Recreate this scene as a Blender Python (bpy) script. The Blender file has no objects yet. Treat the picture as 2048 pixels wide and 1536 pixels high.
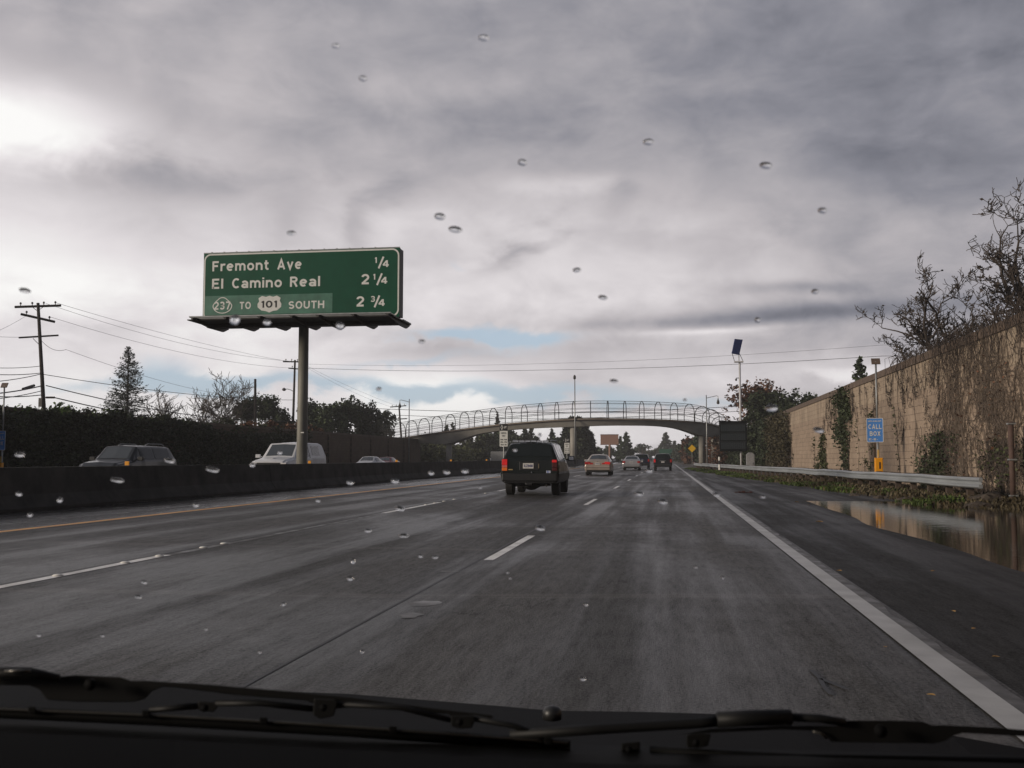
import bpy, bmesh, math, random
from mathutils import Vector, Matrix, noise
R = math.radians
PI = math.pi
SC = bpy.context.scene
COL = SC.collection

# ------------------------------------------------------------------ camera
FPX = 2050.0            # focal length in pixels of the 2048 wide photograph
VX, VY = 1334.0, 917.0  # vanishing point of the road
CAMH = 1.2
pitch = math.atan((VY - 768) / FPX)
yaw = math.atan((VX - 1024) / FPX * math.cos(pitch))
CF = Vector((-math.sin(yaw) * math.cos(pitch), math.cos(yaw) * math.cos(pitch), math.sin(pitch)))
CR = Vector((math.cos(yaw), math.sin(yaw), 0))
CU = CR.cross(CF)
CP = Vector((0, 0, CAMH))
cam = bpy.data.cameras.new('camera')
cam.sensor_width = 36; cam.lens = 36 * FPX / 2048
cam.clip_start = 0.05; cam.clip_end = 6000
cam.dof.use_dof = True; cam.dof.focus_distance = 45; cam.dof.aperture_fstop = 17
camo = bpy.data.objects.new('camera', cam)
camo.location = CP
camo.rotation_euler = (PI / 2 + pitch, 0, yaw)
COL.objects.link(camo); SC.camera = camo

def ray(px, py):
    return CF + CR * ((px - 1024) / FPX) + CU * ((768 - py) / FPX)
def at_d(px, py, d): return CP + ray(px, py) * d
def at_Y(px, py, Y):
    r = ray(px, py); return CP + r * (Y / r.y)
def at_X(px, py, X):
    r = ray(px, py); return CP + r * (X / r.x)
def azel(px, py):
    r = ray(px, py).normalized()
    return math.atan2(r.x, r.y), math.asin(r.z)

# ------------------------------------------------------------------ view, world and sun
SC.view_settings.view_transform = 'Standard'
SC.view_settings.look = 'None'
SC.view_settings.exposure = 0.0
SC.view_settings.gamma = 1.0
SC.view_settings.use_curve_mapping = False
SC.cycles.max_bounces = 6
SC.cycles.transparent_max_bounces = 12
SC.cycles.caustics_refractive = False
SC.cycles.caustics_reflective = False

SUN_EL, SUN_AZ = R(14), R(-120)     # azimuth from +Y towards +X
world = bpy.data.worlds.new('World'); SC.world = world; world.use_nodes = True
wt = world.node_tree; wt.nodes.clear()

class NT:
    def __init__(s, nt): s.nt = nt
    def node(s, t, **kw):
        n = s.nt.nodes.new(t)
        for k, v in kw.items(): setattr(n, k, v)
        return n
    def put(s, sock, v):
        if hasattr(v, 'is_output') or isinstance(v, bpy.types.NodeSocket): s.nt.links.new(v, sock)
        else: sock.default_value = v
    def m(s, op, a, b=0.0, c=0.0, clamp=False):
        n = s.node('ShaderNodeMath', operation=op); n.use_clamp = clamp
        s.put(n.inputs[0], a); s.put(n.inputs[1], b); s.put(n.inputs[2], c)
        return n.outputs[0]
    def mix(s, f, a, b, bt='MIX'):
        n = s.node('ShaderNodeMix', data_type='RGBA', blend_type=bt)
        s.put(n.inputs[0], f); s.put(n.inputs[6], a); s.put(n.inputs[7], b)
        return n.outputs[2]
    def noise(s, vec, scale, detail=4, rough=.5, dist=0.0):
        n = s.node('ShaderNodeTexNoise'); s.put(n.inputs['Vector'], vec)
        n.inputs['Scale'].default_value = scale; n.inputs['Detail'].default_value = detail
        n.inputs['Roughness'].default_value = rough; n.inputs['Distortion'].default_value = dist
        return n.outputs['Fac']
    def ramp(s, f, stops):
        n = s.node('ShaderNodeValToRGB'); s.put(n.inputs[0], f)
        e = n.color_ramp.elements
        while len(e) < len(stops): e.new(.5)
        for el, (p, c) in zip(e, stops):
            el.position = p; el.color = (c, c, c, 1) if isinstance(c, (int, float)) else (*c, 1)
        return n.outputs[0]
    def mapr(s, f, a, b, c=0.0, d=1.0, kind='SMOOTHSTEP'):
        n = s.node('ShaderNodeMapRange', interpolation_type=kind)
        s.put(n.inputs[0], f)
        for i, v in enumerate((a, b, c, d)): n.inputs[i + 1].default_value = v
        return n.outputs[0]
    def comb(s, x, y, z):
        n = s.node('ShaderNodeCombineXYZ')
        for i, v in enumerate((x, y, z)): s.put(n.inputs[i], v)
        return n.outputs[0]

W = NT(wt)
tc = W.node('ShaderNodeTexCoord').outputs['Generated']
sep = W.node('ShaderNodeSeparateXYZ'); W.put(sep.inputs[0], tc)
dx, dy, dz = sep.outputs
az = W.m('ARCTAN2', dx, dy)
el = W.m('ARCSINE', dz)
zz = W.m('ADD', W.m('MAXIMUM', dz, 0.0), 0.07)
pu = W.m('DIVIDE', dx, zz); pv = W.m('DIVIDE', dy, zz)
plane = W.comb(pu, pv, 0.0)
ang = W.comb(az, el, 0.0)
n_big = W.noise(plane, 0.42, 6, .52, .5)
n_mid = W.noise(W.comb(W.m('MULTIPLY', az, 1.0), W.m('MULTIPLY', el, 2.6), 0.0), 4.2, 7, .52, .25)
n_fine = W.noise(W.comb(W.m('MULTIPLY', az, 1.0), W.m('MULTIPLY', el, 1.7), 3.0), 13.0, 6, .55, .3)
warpx = W.m('MULTIPLY', W.m('SUBTRACT', n_mid, .5), .20)
warpy = W.m('MULTIPLY', W.m('SUBTRACT', n_fine, .5), .05)
n_soft = W.noise(W.comb(az, W.m('MULTIPLY', el, 2.0), 7.0), 5.0, 3, .45)
caz = W.m('ADD', az, W.m('MULTIPLY', W.m('SUBTRACT', n_soft, .5), .10)); cel = W.m('ADD', el, W.m('MULTIPLY', W.m('SUBTRACT', n_soft, .5), .022))
waz = W.m('ADD', az, warpx); wel = W.m('ADD', el, warpy)

def blob(px, py, wx, wy, amp, tilt=0.0, calm=False):
    """soft elliptical region of the sky, in azimuth and elevation"""
    a0, e0 = azel(px, py)
    sx, sy = wx / FPX, wy / FPX
    u = W.m('SUBTRACT', caz if calm else waz, a0); v = W.m('SUBTRACT', cel if calm else wel, e0)
    if tilt:
        c, s_ = math.cos(tilt), math.sin(tilt)
        u2 = W.m('ADD', W.m('MULTIPLY', u, c), W.m('MULTIPLY', v, s_))
        v = W.m('SUBTRACT', W.m('MULTIPLY', v, c), W.m('MULTIPLY', u, s_)); u = u2
    q = W.m('ADD', W.m('POWER', W.m('ABSOLUTE', W.m('DIVIDE', u, sx)), 2.0), W.m('POWER', W.m('ABSOLUTE', W.m('DIVIDE', v, sy)), 2.0))
    g = W.m('EXPONENT', W.m('MULTIPLY', q, -1.0))
    return W.m('MULTIPLY', g, amp)

# cloud brightness in linear display units
base = W.m('ADD', W.mapr(el, R(3), R(20), .76, .395), W.mapr(el, R(22), R(50), 0.0, -.17))
# darker towards the right, brighter towards the sun at the left
side = W.mapr(az, R(-38), R(20), .13, -.17, 'LINEAR')
B = W.m('ADD', base, side)
for b in [(-30, 240, 250, 75, .62), (60, 560, 420, 75, .30), (-60, 420, 180, 60, .10), (170, 350, 420, 42, -.17), (330, 600, 130, 90, -.10), (560, 470, 130, 40, -.08, .6), (700, 150, 330, 60, .05), (820, 700, 160, 20, -.10),
          (430, 560, 160, 130, .10), (330, 640, 140, 30, -.12, .35), (620, 250, 420, 90, -.02),
          (1130, 430, 520, 70, .16), (1150, 372, 130, 26, .16), (1180, 560, 430, 60, .14), (750, 440, 130, 30, -.17, .7),
          (1020, 500, 95, 20, -.20, .5), (1240, 400, 60, 30, -.08, .9), (1620, 360, 420, 70, -.05, .12), (1900, 450, 300, 160, -.05),
          (1600, 578, 120, 14, -.20, -.10, True), (1600, 626, 330, 19, -.26, .02, True), (1330, 650, 320, 15, -.17, .02, True), (1800, 675, 260, 45, -.13, 0, True),
          (1400, 664, 120, 6, .22, .02, True), (1150, 700, 330, 40, -.10), (1400, 760, 420, 30, -.03), (1700, 745, 90, 12, .22),
          (880, 803, 120, 40, .75), (1200, 838, 300, 18, .20), (1150, 868, 700, 40, .10), (250, 740, 260, 40, -.02)]:
    B = W.m('ADD', B, blob(*b))
B = W.m('ADD', B, W.m('MULTIPLY', W.m('SUBTRACT', n_big, .5), .36))
B = W.m('ADD', B, W.m('MULTIPLY', W.m('SUBTRACT', n_mid, .5), .36))
B = W.m('ADD', B, W.m('MULTIPLY', W.m('SUBTRACT', n_fine, .5), W.mapr(el, R(2), R(20), .50, .30)))
B = W.m('MINIMUM', W.m('MAXIMUM', B, .11), 1.05)
back = W.mapr(dy, -.5, .35, .45, 1.0)
B = W.m('MULTIPLY', B, back)
ccol = W.ramp(W.m('MULTIPLY', B, .95), [(0.0, (0.0, 0.0, 0.0)), (.14, (.130, .138, .170)), (.27, (.255, .256, .294)),
                     (.5, (.515, .485, .505)), (.75, (.79, .75, .765)), (1.0, (1.0, .99, .975))])
ccol10 = W.mix(1.0, ccol, (10, 10, 10, 1), 'MULTIPLY')
sky = W.node('ShaderNodeTexSky', sky_type='NISHITA')
sky.sun_disc = False; sky.sun_elevation = SUN_EL; sky.sun_rotation = SUN_AZ
sky.air_density = 1.0; sky.dust_density = 1.2; sky.ozone_density = 2.0
skyc = W.mix(.68, sky.outputs[0], (5.3, 6.7, 8.3, 1))
hole = None
for b in [(955, 670, 210, 20, 1.55), (860, 722, 230, 17, .85, .1), (700, 775, 420, 22, 1.0), (330, 725, 70, 30, .7), (900, 530, 60, 10, .55),
          (1080, 795, 330, 22, 1.0), (370, 760, 260, 22, .7), (400, 500, 60, 14, .3), (1400, 812, 200, 14, .8)]:
    g = blob(*b)
    hole = g if hole is None else W.m('ADD', hole, g)
hole = W.m('ADD', hole, W.m('MULTIPLY', W.m('SUBTRACT', n_fine, .5), W.m('MULTIPLY', W.m('MINIMUM', hole, 1.0), 1.8)))
hole = W.mapr(hole, .35, 1.25, 0.0, .88)
col = W.mix(hole, ccol10, skyc)
below = W.mapr(dz, -.06, -.004, 1.0, 0.0, 'LINEAR')
col = W.mix(below, col, (1.2, 1.15, 1.1, 1))
bg = W.node('ShaderNodeBackground'); W.put(bg.inputs[0], col); bg.inputs[1].default_value = 0.1
out = W.node('ShaderNodeOutputWorld'); wt.links.new(bg.outputs[0], out.inputs[0])

sl = bpy.data.lights.new('sun', 'SUN'); sl.energy = 2.7; sl.angle = R(11); sl.color = (1.0, .87, .72)
so = bpy.data.objects.new('sun', sl); COL.objects.link(so)
sd = Vector((math.sin(SUN_AZ) * math.cos(SUN_EL), math.cos(SUN_AZ) * math.cos(SUN_EL), math.sin(SUN_EL)))
so.rotation_euler = sd.to_track_quat('Z', 'Y').to_euler()

# ------------------------------------------------------------------ materials
MATS = {}
def new_mat(name):
    m = bpy.data.materials.new(name); m.use_nodes = True
    nt = m.node_tree; p = nt.nodes['Principled BSDF']
    return m, NT(nt), p
def mat(name, c, rough=.6, metal=0.0, var=.18, scale=6.0, bump=0.0, coat=0.0, spec=.5, emit=None, es=0.0, stretch=None, rvar=0.0, rand=0.0):
    if name in MATS: return MATS[name]
    m, n, p = new_mat(name)
    co = n.node('ShaderNodeTexCoord').outputs['Object']
    if stretch:
        mp = n.node('ShaderNodeMapping'); n.put(mp.inputs[0], co); mp.inputs['Scale'].default_value = stretch; co = mp.outputs[0]
    f = n.noise(co, scale, 6, .6)
    lo = tuple(max(0, x * (1 - var)) for x in c); hi = tuple(min(1, x * (1 + var)) for x in c)
    cc = n.ramp(f, [(.3, lo), (.7, hi)])
    if rand:
        g = n.node('ShaderNodeNewGeometry').outputs['Random Per Island']
        k = n.mapr(g, 0, 1, 1 - rand, 1 + rand, 'LINEAR')
        cc = n.mix(1.0, cc, n.comb(k, k, k), 'MULTIPLY')
    n.put(p.inputs['Base Color'], cc)
    p.inputs['Roughness'].default_value = rough
    if rvar: n.put(p.inputs['Roughness'], n.mapr(n.noise(co, scale * .6, 4), .3, .7, max(.02, rough - rvar), rough + rvar))
    p.inputs['Metallic'].default_value = metal
    p.inputs['Specular IOR Level'].default_value = spec
    if coat: p.inputs['Coat Weight'].default_value = coat; p.inputs['Coat Roughness'].default_value = .06
    if emit: p.inputs['Emission Color'].default_value = (*emit, 1); p.inputs['Emission Strength'].default_value = es
    if bump:
        b = n.node('ShaderNodeBump'); b.inputs['Strength'].default_value = bump; b.inputs['Distance'].default_value = .02
        n.put(b.inputs['Height'], n.noise(co, scale * 4, 5)); n.put(p.inputs['Normal'], b.outputs[0])
    MATS[name] = m
    return m

# ------------------------------------------------------------------ mesh helpers
class MB:
    def __init__(s): s.v = []; s.f = []
    def quad(s, a, b, c, d):
        i = len(s.v); s.v += [tuple(a), tuple(b), tuple(c), tuple(d)]; s.f.append((i, i + 1, i + 2, i + 3))
    def box(s, x0, x1, y0, y1, z0, z1, M=None):
        i = len(s.v)
        P = [Vector((x, y, z)) for z in (z0, z1) for x, y in ((x0, y0), (x1, y0), (x1, y1), (x0, y1))]
        if M is not None: P = [M @ p for p in P]
        s.v += [tuple(p) for p in P]
        s.f += [tuple(i + k for k in q) for q in ((3, 2, 1, 0), (4, 5, 6, 7), (0, 1, 5, 4), (1, 2, 6, 5), (2, 3, 7, 6), (3, 0, 4, 7))]
        return s
    def tube(s, pts, rad, n=6, cap=True):
        pts = [Vector(p) for p in pts]
        if not hasattr(rad, '__len__'): rad = [rad] * len(pts)
        base = len(s.v); up = None
        for k, p in enumerate(pts):
            t = (pts[min(k + 1, len(pts) - 1)] - pts[max(k - 1, 0)])
            if t.length < 1e-9: t = Vector((0, 0, 1))
            t.normalize()
            if up is None: up = Vector((0, 0, 1)) if abs(t.z) < .9 else Vector((0, 1, 0))
            a = t.cross(up)
            if a.length < 1e-4: a = t.cross(Vector((1, .3, .1)))
            a.normalize(); b = a.cross(t); up = b
            for j in range(n):
                th = 2 * PI * j / n
                s.v.append(tuple(p + (a * math.cos(th) + b * math.sin(th)) * rad[k]))
        for k in range(len(pts) - 1):
            for j in range(n):
                j2 = (j + 1) % n; o = base + k * n
                s.f.append((o + j, o + j2, o + n + j2, o + n + j))
        if cap:
            s.f.append(tuple(base + j for j in range(n))[::-1]); o = base + (len(pts) - 1) * n
            s.f.append(tuple(o + j for j in range(n)))
        return s
    def lathe(s, c, prof, n=16, axis='Z'):
        base = len(s.v)
        for r, h in prof:
            for j in range(n):
                t = 2 * PI * j / n; a, b = r * math.cos(t), r * math.sin(t)
                q = (a, b, h) if axis == 'Z' else ((h, a, b) if axis == 'X' else (a, h, b))
                s.v.append((c[0] + q[0], c[1] + q[1], c[2] + q[2]))
        for k in range(len(prof) - 1):
            for j in range(n):
                j2 = (j + 1) % n; o = base + k * n
                s.f.append((o + j, o + j2, o + n + j2, o + n + j))
        s.f.append(tuple(base + j for j in range(n))[::-1]); o = base + (len(prof) - 1) * n
        s.f.append(tuple(o + j for j in range(n)))
        return s
    def prism(s, poly, d0, d1, fn):
        """poly 2-D outline, fn(u, v, d) -> 3-D"""
        i = len(s.v); n = len(poly)
        for d in (d0, d1): s.v += [tuple(fn(u, v, d)) for u, v in poly]
        s.f.append(tuple(range(i, i + n))[::-1]); s.f.append(tuple(range(i + n, i + 2 * n)))
        for k in range(n):
            k2 = (k + 1) % n; s.f.append((i + k, i + k2, i + n + k2, i + n + k))
        return s
    def build(s, name, material, parent=None, smooth=False, loc=None, bevel=0.0):
        me = bpy.data.meshes.new(name); me.from_pydata(s.v, [], s.f)
        me.validate(); me.update()
        bm = bmesh.new(); bm.from_mesh(me); bmesh.ops.recalc_face_normals(bm, faces=bm.faces) if len(bm.faces) < 20000 else None
        bm.to_mesh(me); bm.free()
        if material: me.materials.append(material)
        if smooth:
            me.polygons.foreach_set('use_smooth', [True] * len(me.polygons))
        o = bpy.data.objects.new(name, me); COL.objects.link(o)
        if parent is not None: o.parent = parent
        if loc is not None: o.location = loc
        if bevel:
            b = o.modifiers.new('bevel', 'BEVEL'); b.width = bevel; b.segments = 2; b.limit_method = 'ANGLE'
        return o

def tag(o, label=None, cat=None, group=None, kind=None):
    if label: o['label'] = label
    if cat: o['category'] = cat
    if group: o['group'] = group
    if kind: o['kind'] = kind
    return o
def empty(name, loc, label, cat, group=None, rz=0.0):
    e = bpy.data.objects.new(name, None); COL.objects.link(e); e.location = loc; e.rotation_euler = (0, 0, rz)
    e.empty_display_size = .2
    return tag(e, label, cat, group)
def copy_tree(root, loc, rz, label, group=None):
    r = root.copy(); COL.objects.link(r); r.location = loc; r.rotation_euler = (0, 0, rz); r['label'] = label
    if group: r['group'] = group
    for ch in list(root.children):
        c = ch.copy(); COL.objects.link(c); c.parent = r
        for g in ch.children:
            d = g.copy(); COL.objects.link(d); d.parent = c
    return r

def text_obj(name, body, size, material, parent, M, bold=0.0, width=None, height=None, extrude=.004, spacing=1.0, align='LEFT'):
    """flat raised lettering: baseline-left (or centre) at the matrix origin, in its XY plane"""
    cu = bpy.data.curves.new(name, 'FONT'); cu.body = body; cu.size = size; cu.offset = bold; cu.extrude = extrude
    cu.space_character = spacing; cu.resolution_u = 3
    to = bpy.data.objects.new('tmp', cu); COL.objects.link(to)
    bpy.context.view_layer.update()
    dg = bpy.context.evaluated_depsgraph_get()
    me = bpy.data.meshes.new_from_object(to.evaluated_get(dg))
    bpy.data.objects.remove(to)
    me.name = name
    xs = [v.co.x for v in me.vertices]; ys = [v.co.y for v in me.vertices]
    x0, x1, y0, y1 = min(xs), max(xs), min(ys), max(ys)
    sx = width / (x1 - x0) if width else 1.0
    sy = height / (y1 - y0) if height else (1.0)
    if width and not height: sy = 1.0
    for v in me.vertices:
        x = (v.co.x - x0) * sx; y = v.co.y * sy if not height else (v.co.y - y0) * sy
        if align == 'CENTER': x -= (x1 - x0) * sx / 2
        v.co = M @ Vector((x, y, v.co.z))
    me.materials.clear(); me.materials.append(material)
    o = bpy.data.objects.new(name, me); COL.objects.link(o); o.parent = parent
    return o

# ------------------------------------------------------------------ road-sign lettering: even strokes built glyph by glyph
def _arc(cx, cy, rx, ry, a0, a1, n=14):
    return [(cx + rx * math.cos(R(a0 + (a1 - a0) * k / n)), cy + ry * math.sin(R(a0 + (a1 - a0) * k / n))) for k in range(n + 1)]
_h = .085
GLY = {
 'F': (.68, [[(_h, 0), (_h, 1)], [(_h, 1 - _h), (.66, 1 - _h)], [(_h, .52), (.58, .52)]]),
 'E': (.70, [[(_h, 0), (_h, 1)], [(_h, 1 - _h), (.68, 1 - _h)], [(_h, .52), (.60, .52)], [(_h, _h), (.69, _h)]]),
 'A': (.88, [[(.09, 0), (.44, .95), (.79, 0)], [(.2, .28), (.68, .28)]]),
 'C': (.78, [_arc(.43, .5, .34, .415, 48, 312, 22)]),
 'R': (.74, [[(_h, 0), (_h, 1)], [(_h, 1 - _h)] + _arc(.42, .72, .20, .195, 90, -90, 12) + [(_h, .525)], [(.38, .50), (.66, 0)]]),
 'S': (.72, [_arc(.36, .712, .265, .203, 25, 270, 14) + _arc(.36, .294, .275, .209, 88, -155, 14)]),
 'O': (.86, [_arc(.43, .5, .345, .415, 0, 360, 28)]),
 'U': (.78, [[(_h, 1)] + _arc(.39, .37, .305, .285, 180, 360, 14) + [(.695, 1)]]),
 'T': (.70, [[(0, 1 - _h), (.70, 1 - _h)], [(.35, 1 - _h), (.35, 0)]]),
 'H': (.78, [[(_h, 0), (_h, 1)], [(.695, 0), (.695, 1)], [(_h, .52), (.695, .52)]]),
 'L': (.64, [[(_h, 1), (_h, 0)], [(_h, _h), (.63, _h)]]),
 'B': (.76, [[(_h, 0), (_h, 1)], [(_h, 1 - _h)] + _arc(.42, .725, .19, .19, 90, -90, 12) + [(_h, .535)], [(_h, .52)] + _arc(.43, .302, .24, .217, 90, -90, 12) + [(_h, _h)]]),
 'X': (.80, [[(.09, 0), (.71, 1)], [(.09, 1), (.71, 0)]]),
 'r': (.46, [[(_h, 0), (_h, .74)], _arc(.36, .37, .275, .285, 172, 62, 8)]),
 'e': (.72, [[(.10, .385), (.635, .385)], _arc(.36, .37, .275, .285, 5, 312, 20)]),
 'm': (1.08, [[(_h, 0), (_h, .74)], _arc(.31, .43, .225, .225, 172, 0, 9) + [(.535, 0)], _arc(.765, .43, .23, .225, 172, 0, 9) + [(.995, 0)]]),
 'n': (.70, [[(_h, 0), (_h, .74)], _arc(.35, .40, .265, .255, 172, 0, 10) + [(.615, 0)]]),
 'o': (.73, [_arc(.365, .37, .28, .285, 0, 360, 24)]),
 't': (.46, [[(.19, .96)] + _arc(.37, .26, .18, .175, 180, 272, 8) + [(.45, .088)], [(0, .655), (.44, .655)]]),
 'v': (.70, [[(.08, .74), (.35, .05), (.62, .74)]]),
 'l': (.17, [[(_h, 0), (_h, 1)]]), 'i': (.17, [[(_h, 0), (_h, .74)], [(_h, .84), (_h, 1.0)]]),
 'a': (.69, [_arc(.33, .46, .265, .195, 152, 0, 10) + [(.595, 0)], _arc(.32, .225, .235, .14, 0, 360, 20)]),
 '1': (.32, [[(.235, 0), (.235, 1)], [(.04, .76), (.235, .93)]]),
 '2': (.72, [_arc(.36, .68, .27, .235, 168, -38, 14) + [(.10, .09)], [(.03, _h), (.69, _h)]]),
 '3': (.70, [_arc(.34, .715, .25, .20, 155, -88, 14) + _arc(.34, .30, .27, .215, 86, -155, 14)]),
 '4': (.76, [[(.52, 0), (.52, 1)], [(.50, .96), (.08, .32)], [(.04, .29), (.74, .29)]]),
 '7': (.68, [[(.02, 1 - _h), (.64, 1 - _h)], [(.60, .90), (.24, 0)]]),
 '0': (.74, [_arc(.37, .5, .285, .415, 0, 360, 26)]),
 '/': (.62, [[(.05, -.06), (.57, 1.06)]]),
}
def sign_text(name, body, cap, material, parent, M, width=None, gap=.19, align='LEFT', sw=.098):
    x = 0; S = []
    for ch in body:
        if ch == ' ': x += .46; continue
        w, strokes = GLY[ch]
        for st in strokes: S.append([(px + x, py) for px, py in st])
        x += w + gap
    tot = x - gap; kx = (width / tot if width else cap); b = MB()
    for q, st in enumerate(S):
        n = len(st); closed = (abs(st[0][0] - st[-1][0]) + abs(st[0][1] - st[-1][1])) < 1e-6
        i0 = len(b.v); z = .0012 * (q % 3)
        for k in range(n):
            a = st[k - 1] if k else (st[-2] if closed else None); c = st[k + 1] if k < n - 1 else (st[1] if closed else None); p = st[k]
            d1 = Vector((p[0] - a[0], p[1] - a[1])).normalized() if a else None; d2 = Vector((c[0] - p[0], c[1] - p[1])).normalized() if c else None
            d1 = d1 or d2; d2 = d2 or d1; t = (d1 + d2).normalized(); nn_ = Vector((-t.y, t.x)); m_ = min(2.6, 1 / max(.3, nn_.dot(Vector((-d1.y, d1.x)))))
            for sgn in (1, -1):
                X_, Y_ = p[0] + nn_.x * sw * m_ * sgn, p[1] + nn_.y * sw * m_ * sgn
                X_ = X_ * kx - (tot * kx / 2 if align == 'CENTER' else 0)
                b.v.append(tuple(M @ Vector((X_, Y_ * cap, z))))
        for k in range(n - 1): b.f.append((i0 + 2 * k, i0 + 2 * k + 1, i0 + 2 * k + 3, i0 + 2 * k + 2))
    return b.build(name, material, parent)

def xs(Y):
    """the road bends gently left far away"""
    return -((Y - 190) / 180.0) ** 2 * 5.5 if Y > 190 else 0.0
def nz(x, y, z=0.0): return noise.noise(Vector((x, y, z)))
def sst(a, b, x):
    t = min(1, max(0, (x - a) / (b - a))); return t * t * (3 - 2 * t)
MED = -12.6
WALLX = 9.95
def rail_x(Y):
    Y = Y - .5
    P = [(26, 8.75), (30, 8.6), (36, 8.3), (50, 7.5), (75, 6.0), (92, 4.9), (104, 4.2), (122, 3.75), (150, 3.6)]
    if Y <= P[0][0]: return P[0][1]
    for (a, b), (c, d) in zip(P, P[1:]):
        if Y <= c: return b + (d - b) * (Y - a) / (c - a)
    return P[-1][1]
def zg(X, Y):
    if X > 1.5:
        z = -.035 * (min(X, 4.2) - 1.5)
        z += .010 * nz(X * .7, Y * .22, 2) * sst(2.3, 3.3, X)
        if X > 3.9:
            pond = 1 - sst(27.5, 31.5, Y + 1.2 * nz(X * .8, Y * .3, 5))
            dip = .14 * sst(4.0, 6.5, X + .25 * nz(Y * .25, 2.0)) * pond
            e = rail_x(Y) - 1.5
            bank = (1 - pond) * (.10 * sst(e, e + 1.4, X) + .05 * sst(e, e + .5, X) * nz(X * 1.5, Y * 1.5, 1))
            nb = pond * .12 * sst(9.0, 9.8, X + .3 * nz(Y * .9, 4.0))
            z += -dip + bank + nb
        return z
    if X > -2.18: return 0.0
    if X > MED: return (-2.18 - X) * .019
    return max(-.35, (-2.18 - MED) * .019 - (MED - X) * .021)

def sheet(name, xl, ys, material, dz=0.0, xfun=None, kind='structure'):
    b = MB(); n = len(xl)
    for Y in ys:
        for x in xl:
            X = xfun(x, Y) if xfun else x
            b.v.append((X + xs(Y), Y, zg(X, Y) + dz))
    for j in range(len(ys) - 1):
        for i in range(n - 1):
            o = j * n + i; b.f.append((o, o + 1, o + n + 1, o + n))
    o = b.build(name, material, smooth=True); tag(o, kind=kind)
    return o

# ------------------------------------------------------------------ road materials
def pavement(name, c0, c1, rlo, rhi, slab=4.6, joints=True, seed=0.0):
    m, n, p = new_mat(name)
    co = n.node('ShaderNodeTexCoord').outputs['Object']
    sp = n.node('ShaderNodeSeparateXYZ'); n.put(sp.inputs[0], co); X, Y, Z = sp.outputs
    def st(kx, ky, off=0.0): return n.comb(n.m('MULTIPLY', X, kx), n.m('MULTIPLY', Y, ky), seed + off)
    long1 = n.noise(st(1.6, .045), 1.0, 6, .6, .3)
    long2 = n.noise(st(7.0, .35, 3), 1.0, 5, .6)
    patch = n.noise(st(.35, .16, 7), 1.0, 5, .6, .5)
    grain = n.m('ADD', n.m('MULTIPLY', n.noise(co, 55.0, 3, .75), .6), n.m('MULTIPLY', n.noise(n.comb(n.m('MULTIPLY', X, 14.0), n.m('MULTIPLY', Y, 2.2), 1.0), 1.0, 5, .75), .4))
    f = n.m('ADD', n.m('MULTIPLY', long1, .45), n.m('ADD', n.m('MULTIPLY', long2, .25), n.m('MULTIPLY', patch, .30)))
    cc = n.ramp(f, [(.38, c0), (.62, c1)])
    k = n.mapr(grain, .36, .64, .45, 1.55, 'LINEAR')
    if joints:
        tr = n.m('FRACT', n.m('MULTIPLY', n.m('ADD', X, 2.18 + 36.5), 1 / 3.65))
        oil = n.m('COSINE', n.m('MULTIPLY', tr, 4 * PI))
        k = n.m('MULTIPLY', k, n.m('ADD', 1.0, n.m('MULTIPLY', oil, n.mapr(long1, .35, .65, -.02, -.22))))
    cc = n.mix(1.0, cc, n.comb(k, k, k), 'MULTIPLY')
    rough = n.mapr(n.m('ADD', n.m('MULTIPLY', long1, .55), n.m('MULTIPLY', patch, .45)), .40, .60, rlo, rhi)
    if joints:
        # transverse saw joints, skewed, with spacing that differs from slab to slab; cracks
        yy = n.m('ADD', Y, n.m('MULTIPLY', X, -.17))
        t = n.m('MULTIPLY', yy, 1.0 / slab)
        fr = n.m('ABSOLUTE', n.m('SUBTRACT', n.m('FRACT', t), .5))
        ln = n.mapr(n.m('MULTIPLY', n.m('SUBTRACT', .5, fr), slab), .015, .045, 1.0, 0.0)
        half = n.noise(n.comb(n.m('FLOOR', n.m('MULTIPLY', X, 1 / 3.65)), n.m('FLOOR', t), 2.0), 3.7, 0)
        brk = n.mapr(n.noise(n.comb(n.m('MULTIPLY', X, .8), n.m('FLOOR', t), 5.0), 1.0, 3), .30, .50, .0, 1.0)
        ln = n.m('MULTIPLY', ln, n.m('MULTIPLY', brk, n.mapr(half, .3, .6, .35, 1.0)))
        vor = n.node('ShaderNodeTexVoronoi', feature='DISTANCE_TO_EDGE')
        n.put(vor.inputs['Vector'], n.comb(n.m('ADD', n.m('MULTIPLY', X, .13), n.m('MULTIPLY', long2, .16)), n.m('ADD', n.m('MULTIPLY', Y, .055), n.m('MULTIPLY', patch, .25)), seed))
        vor.inputs['Scale'].default_value = 1.0
        crk = n.m('MULTIPLY', n.mapr(vor.outputs[0], .0008, .0022, 1.0, 0.0), .7)
        ln = n.m('MAXIMUM', ln, crk)
        cc = n.mix(n.m('MULTIPLY', ln, .9), cc, (.012, .011, .010, 1))
        # thin worn band beside each joint, lighter
        ln2 = n.m('MULTIPLY', brk, n.mapr(n.m('MULTIPLY', n.m('SUBTRACT', .5, fr), slab), .04, .20, .34, 0.0))
        cc = n.mix(ln2, cc, (.16, .15, .14, 1))
    n.put(p.inputs['Base Color'], cc); n.put(p.inputs['Roughness'], rough)
    n.put(p.inputs['Specular IOR Level'], n.mapr(grain, .38, .62, .04, .42, 'LINEAR'))
    b = n.node('ShaderNodeBump'); b.inputs['Strength'].default_value = .8; b.inputs['Distance'].default_value = .01
    n.put(b.inputs['Height'], n.noise(n.comb(n.m('MULTIPLY', X, 1.0), n.m('MULTIPLY', Y, .25), seed), 40.0, 5, .8)); n.put(p.inputs['Normal'], b.outputs[0])
    return m
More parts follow.
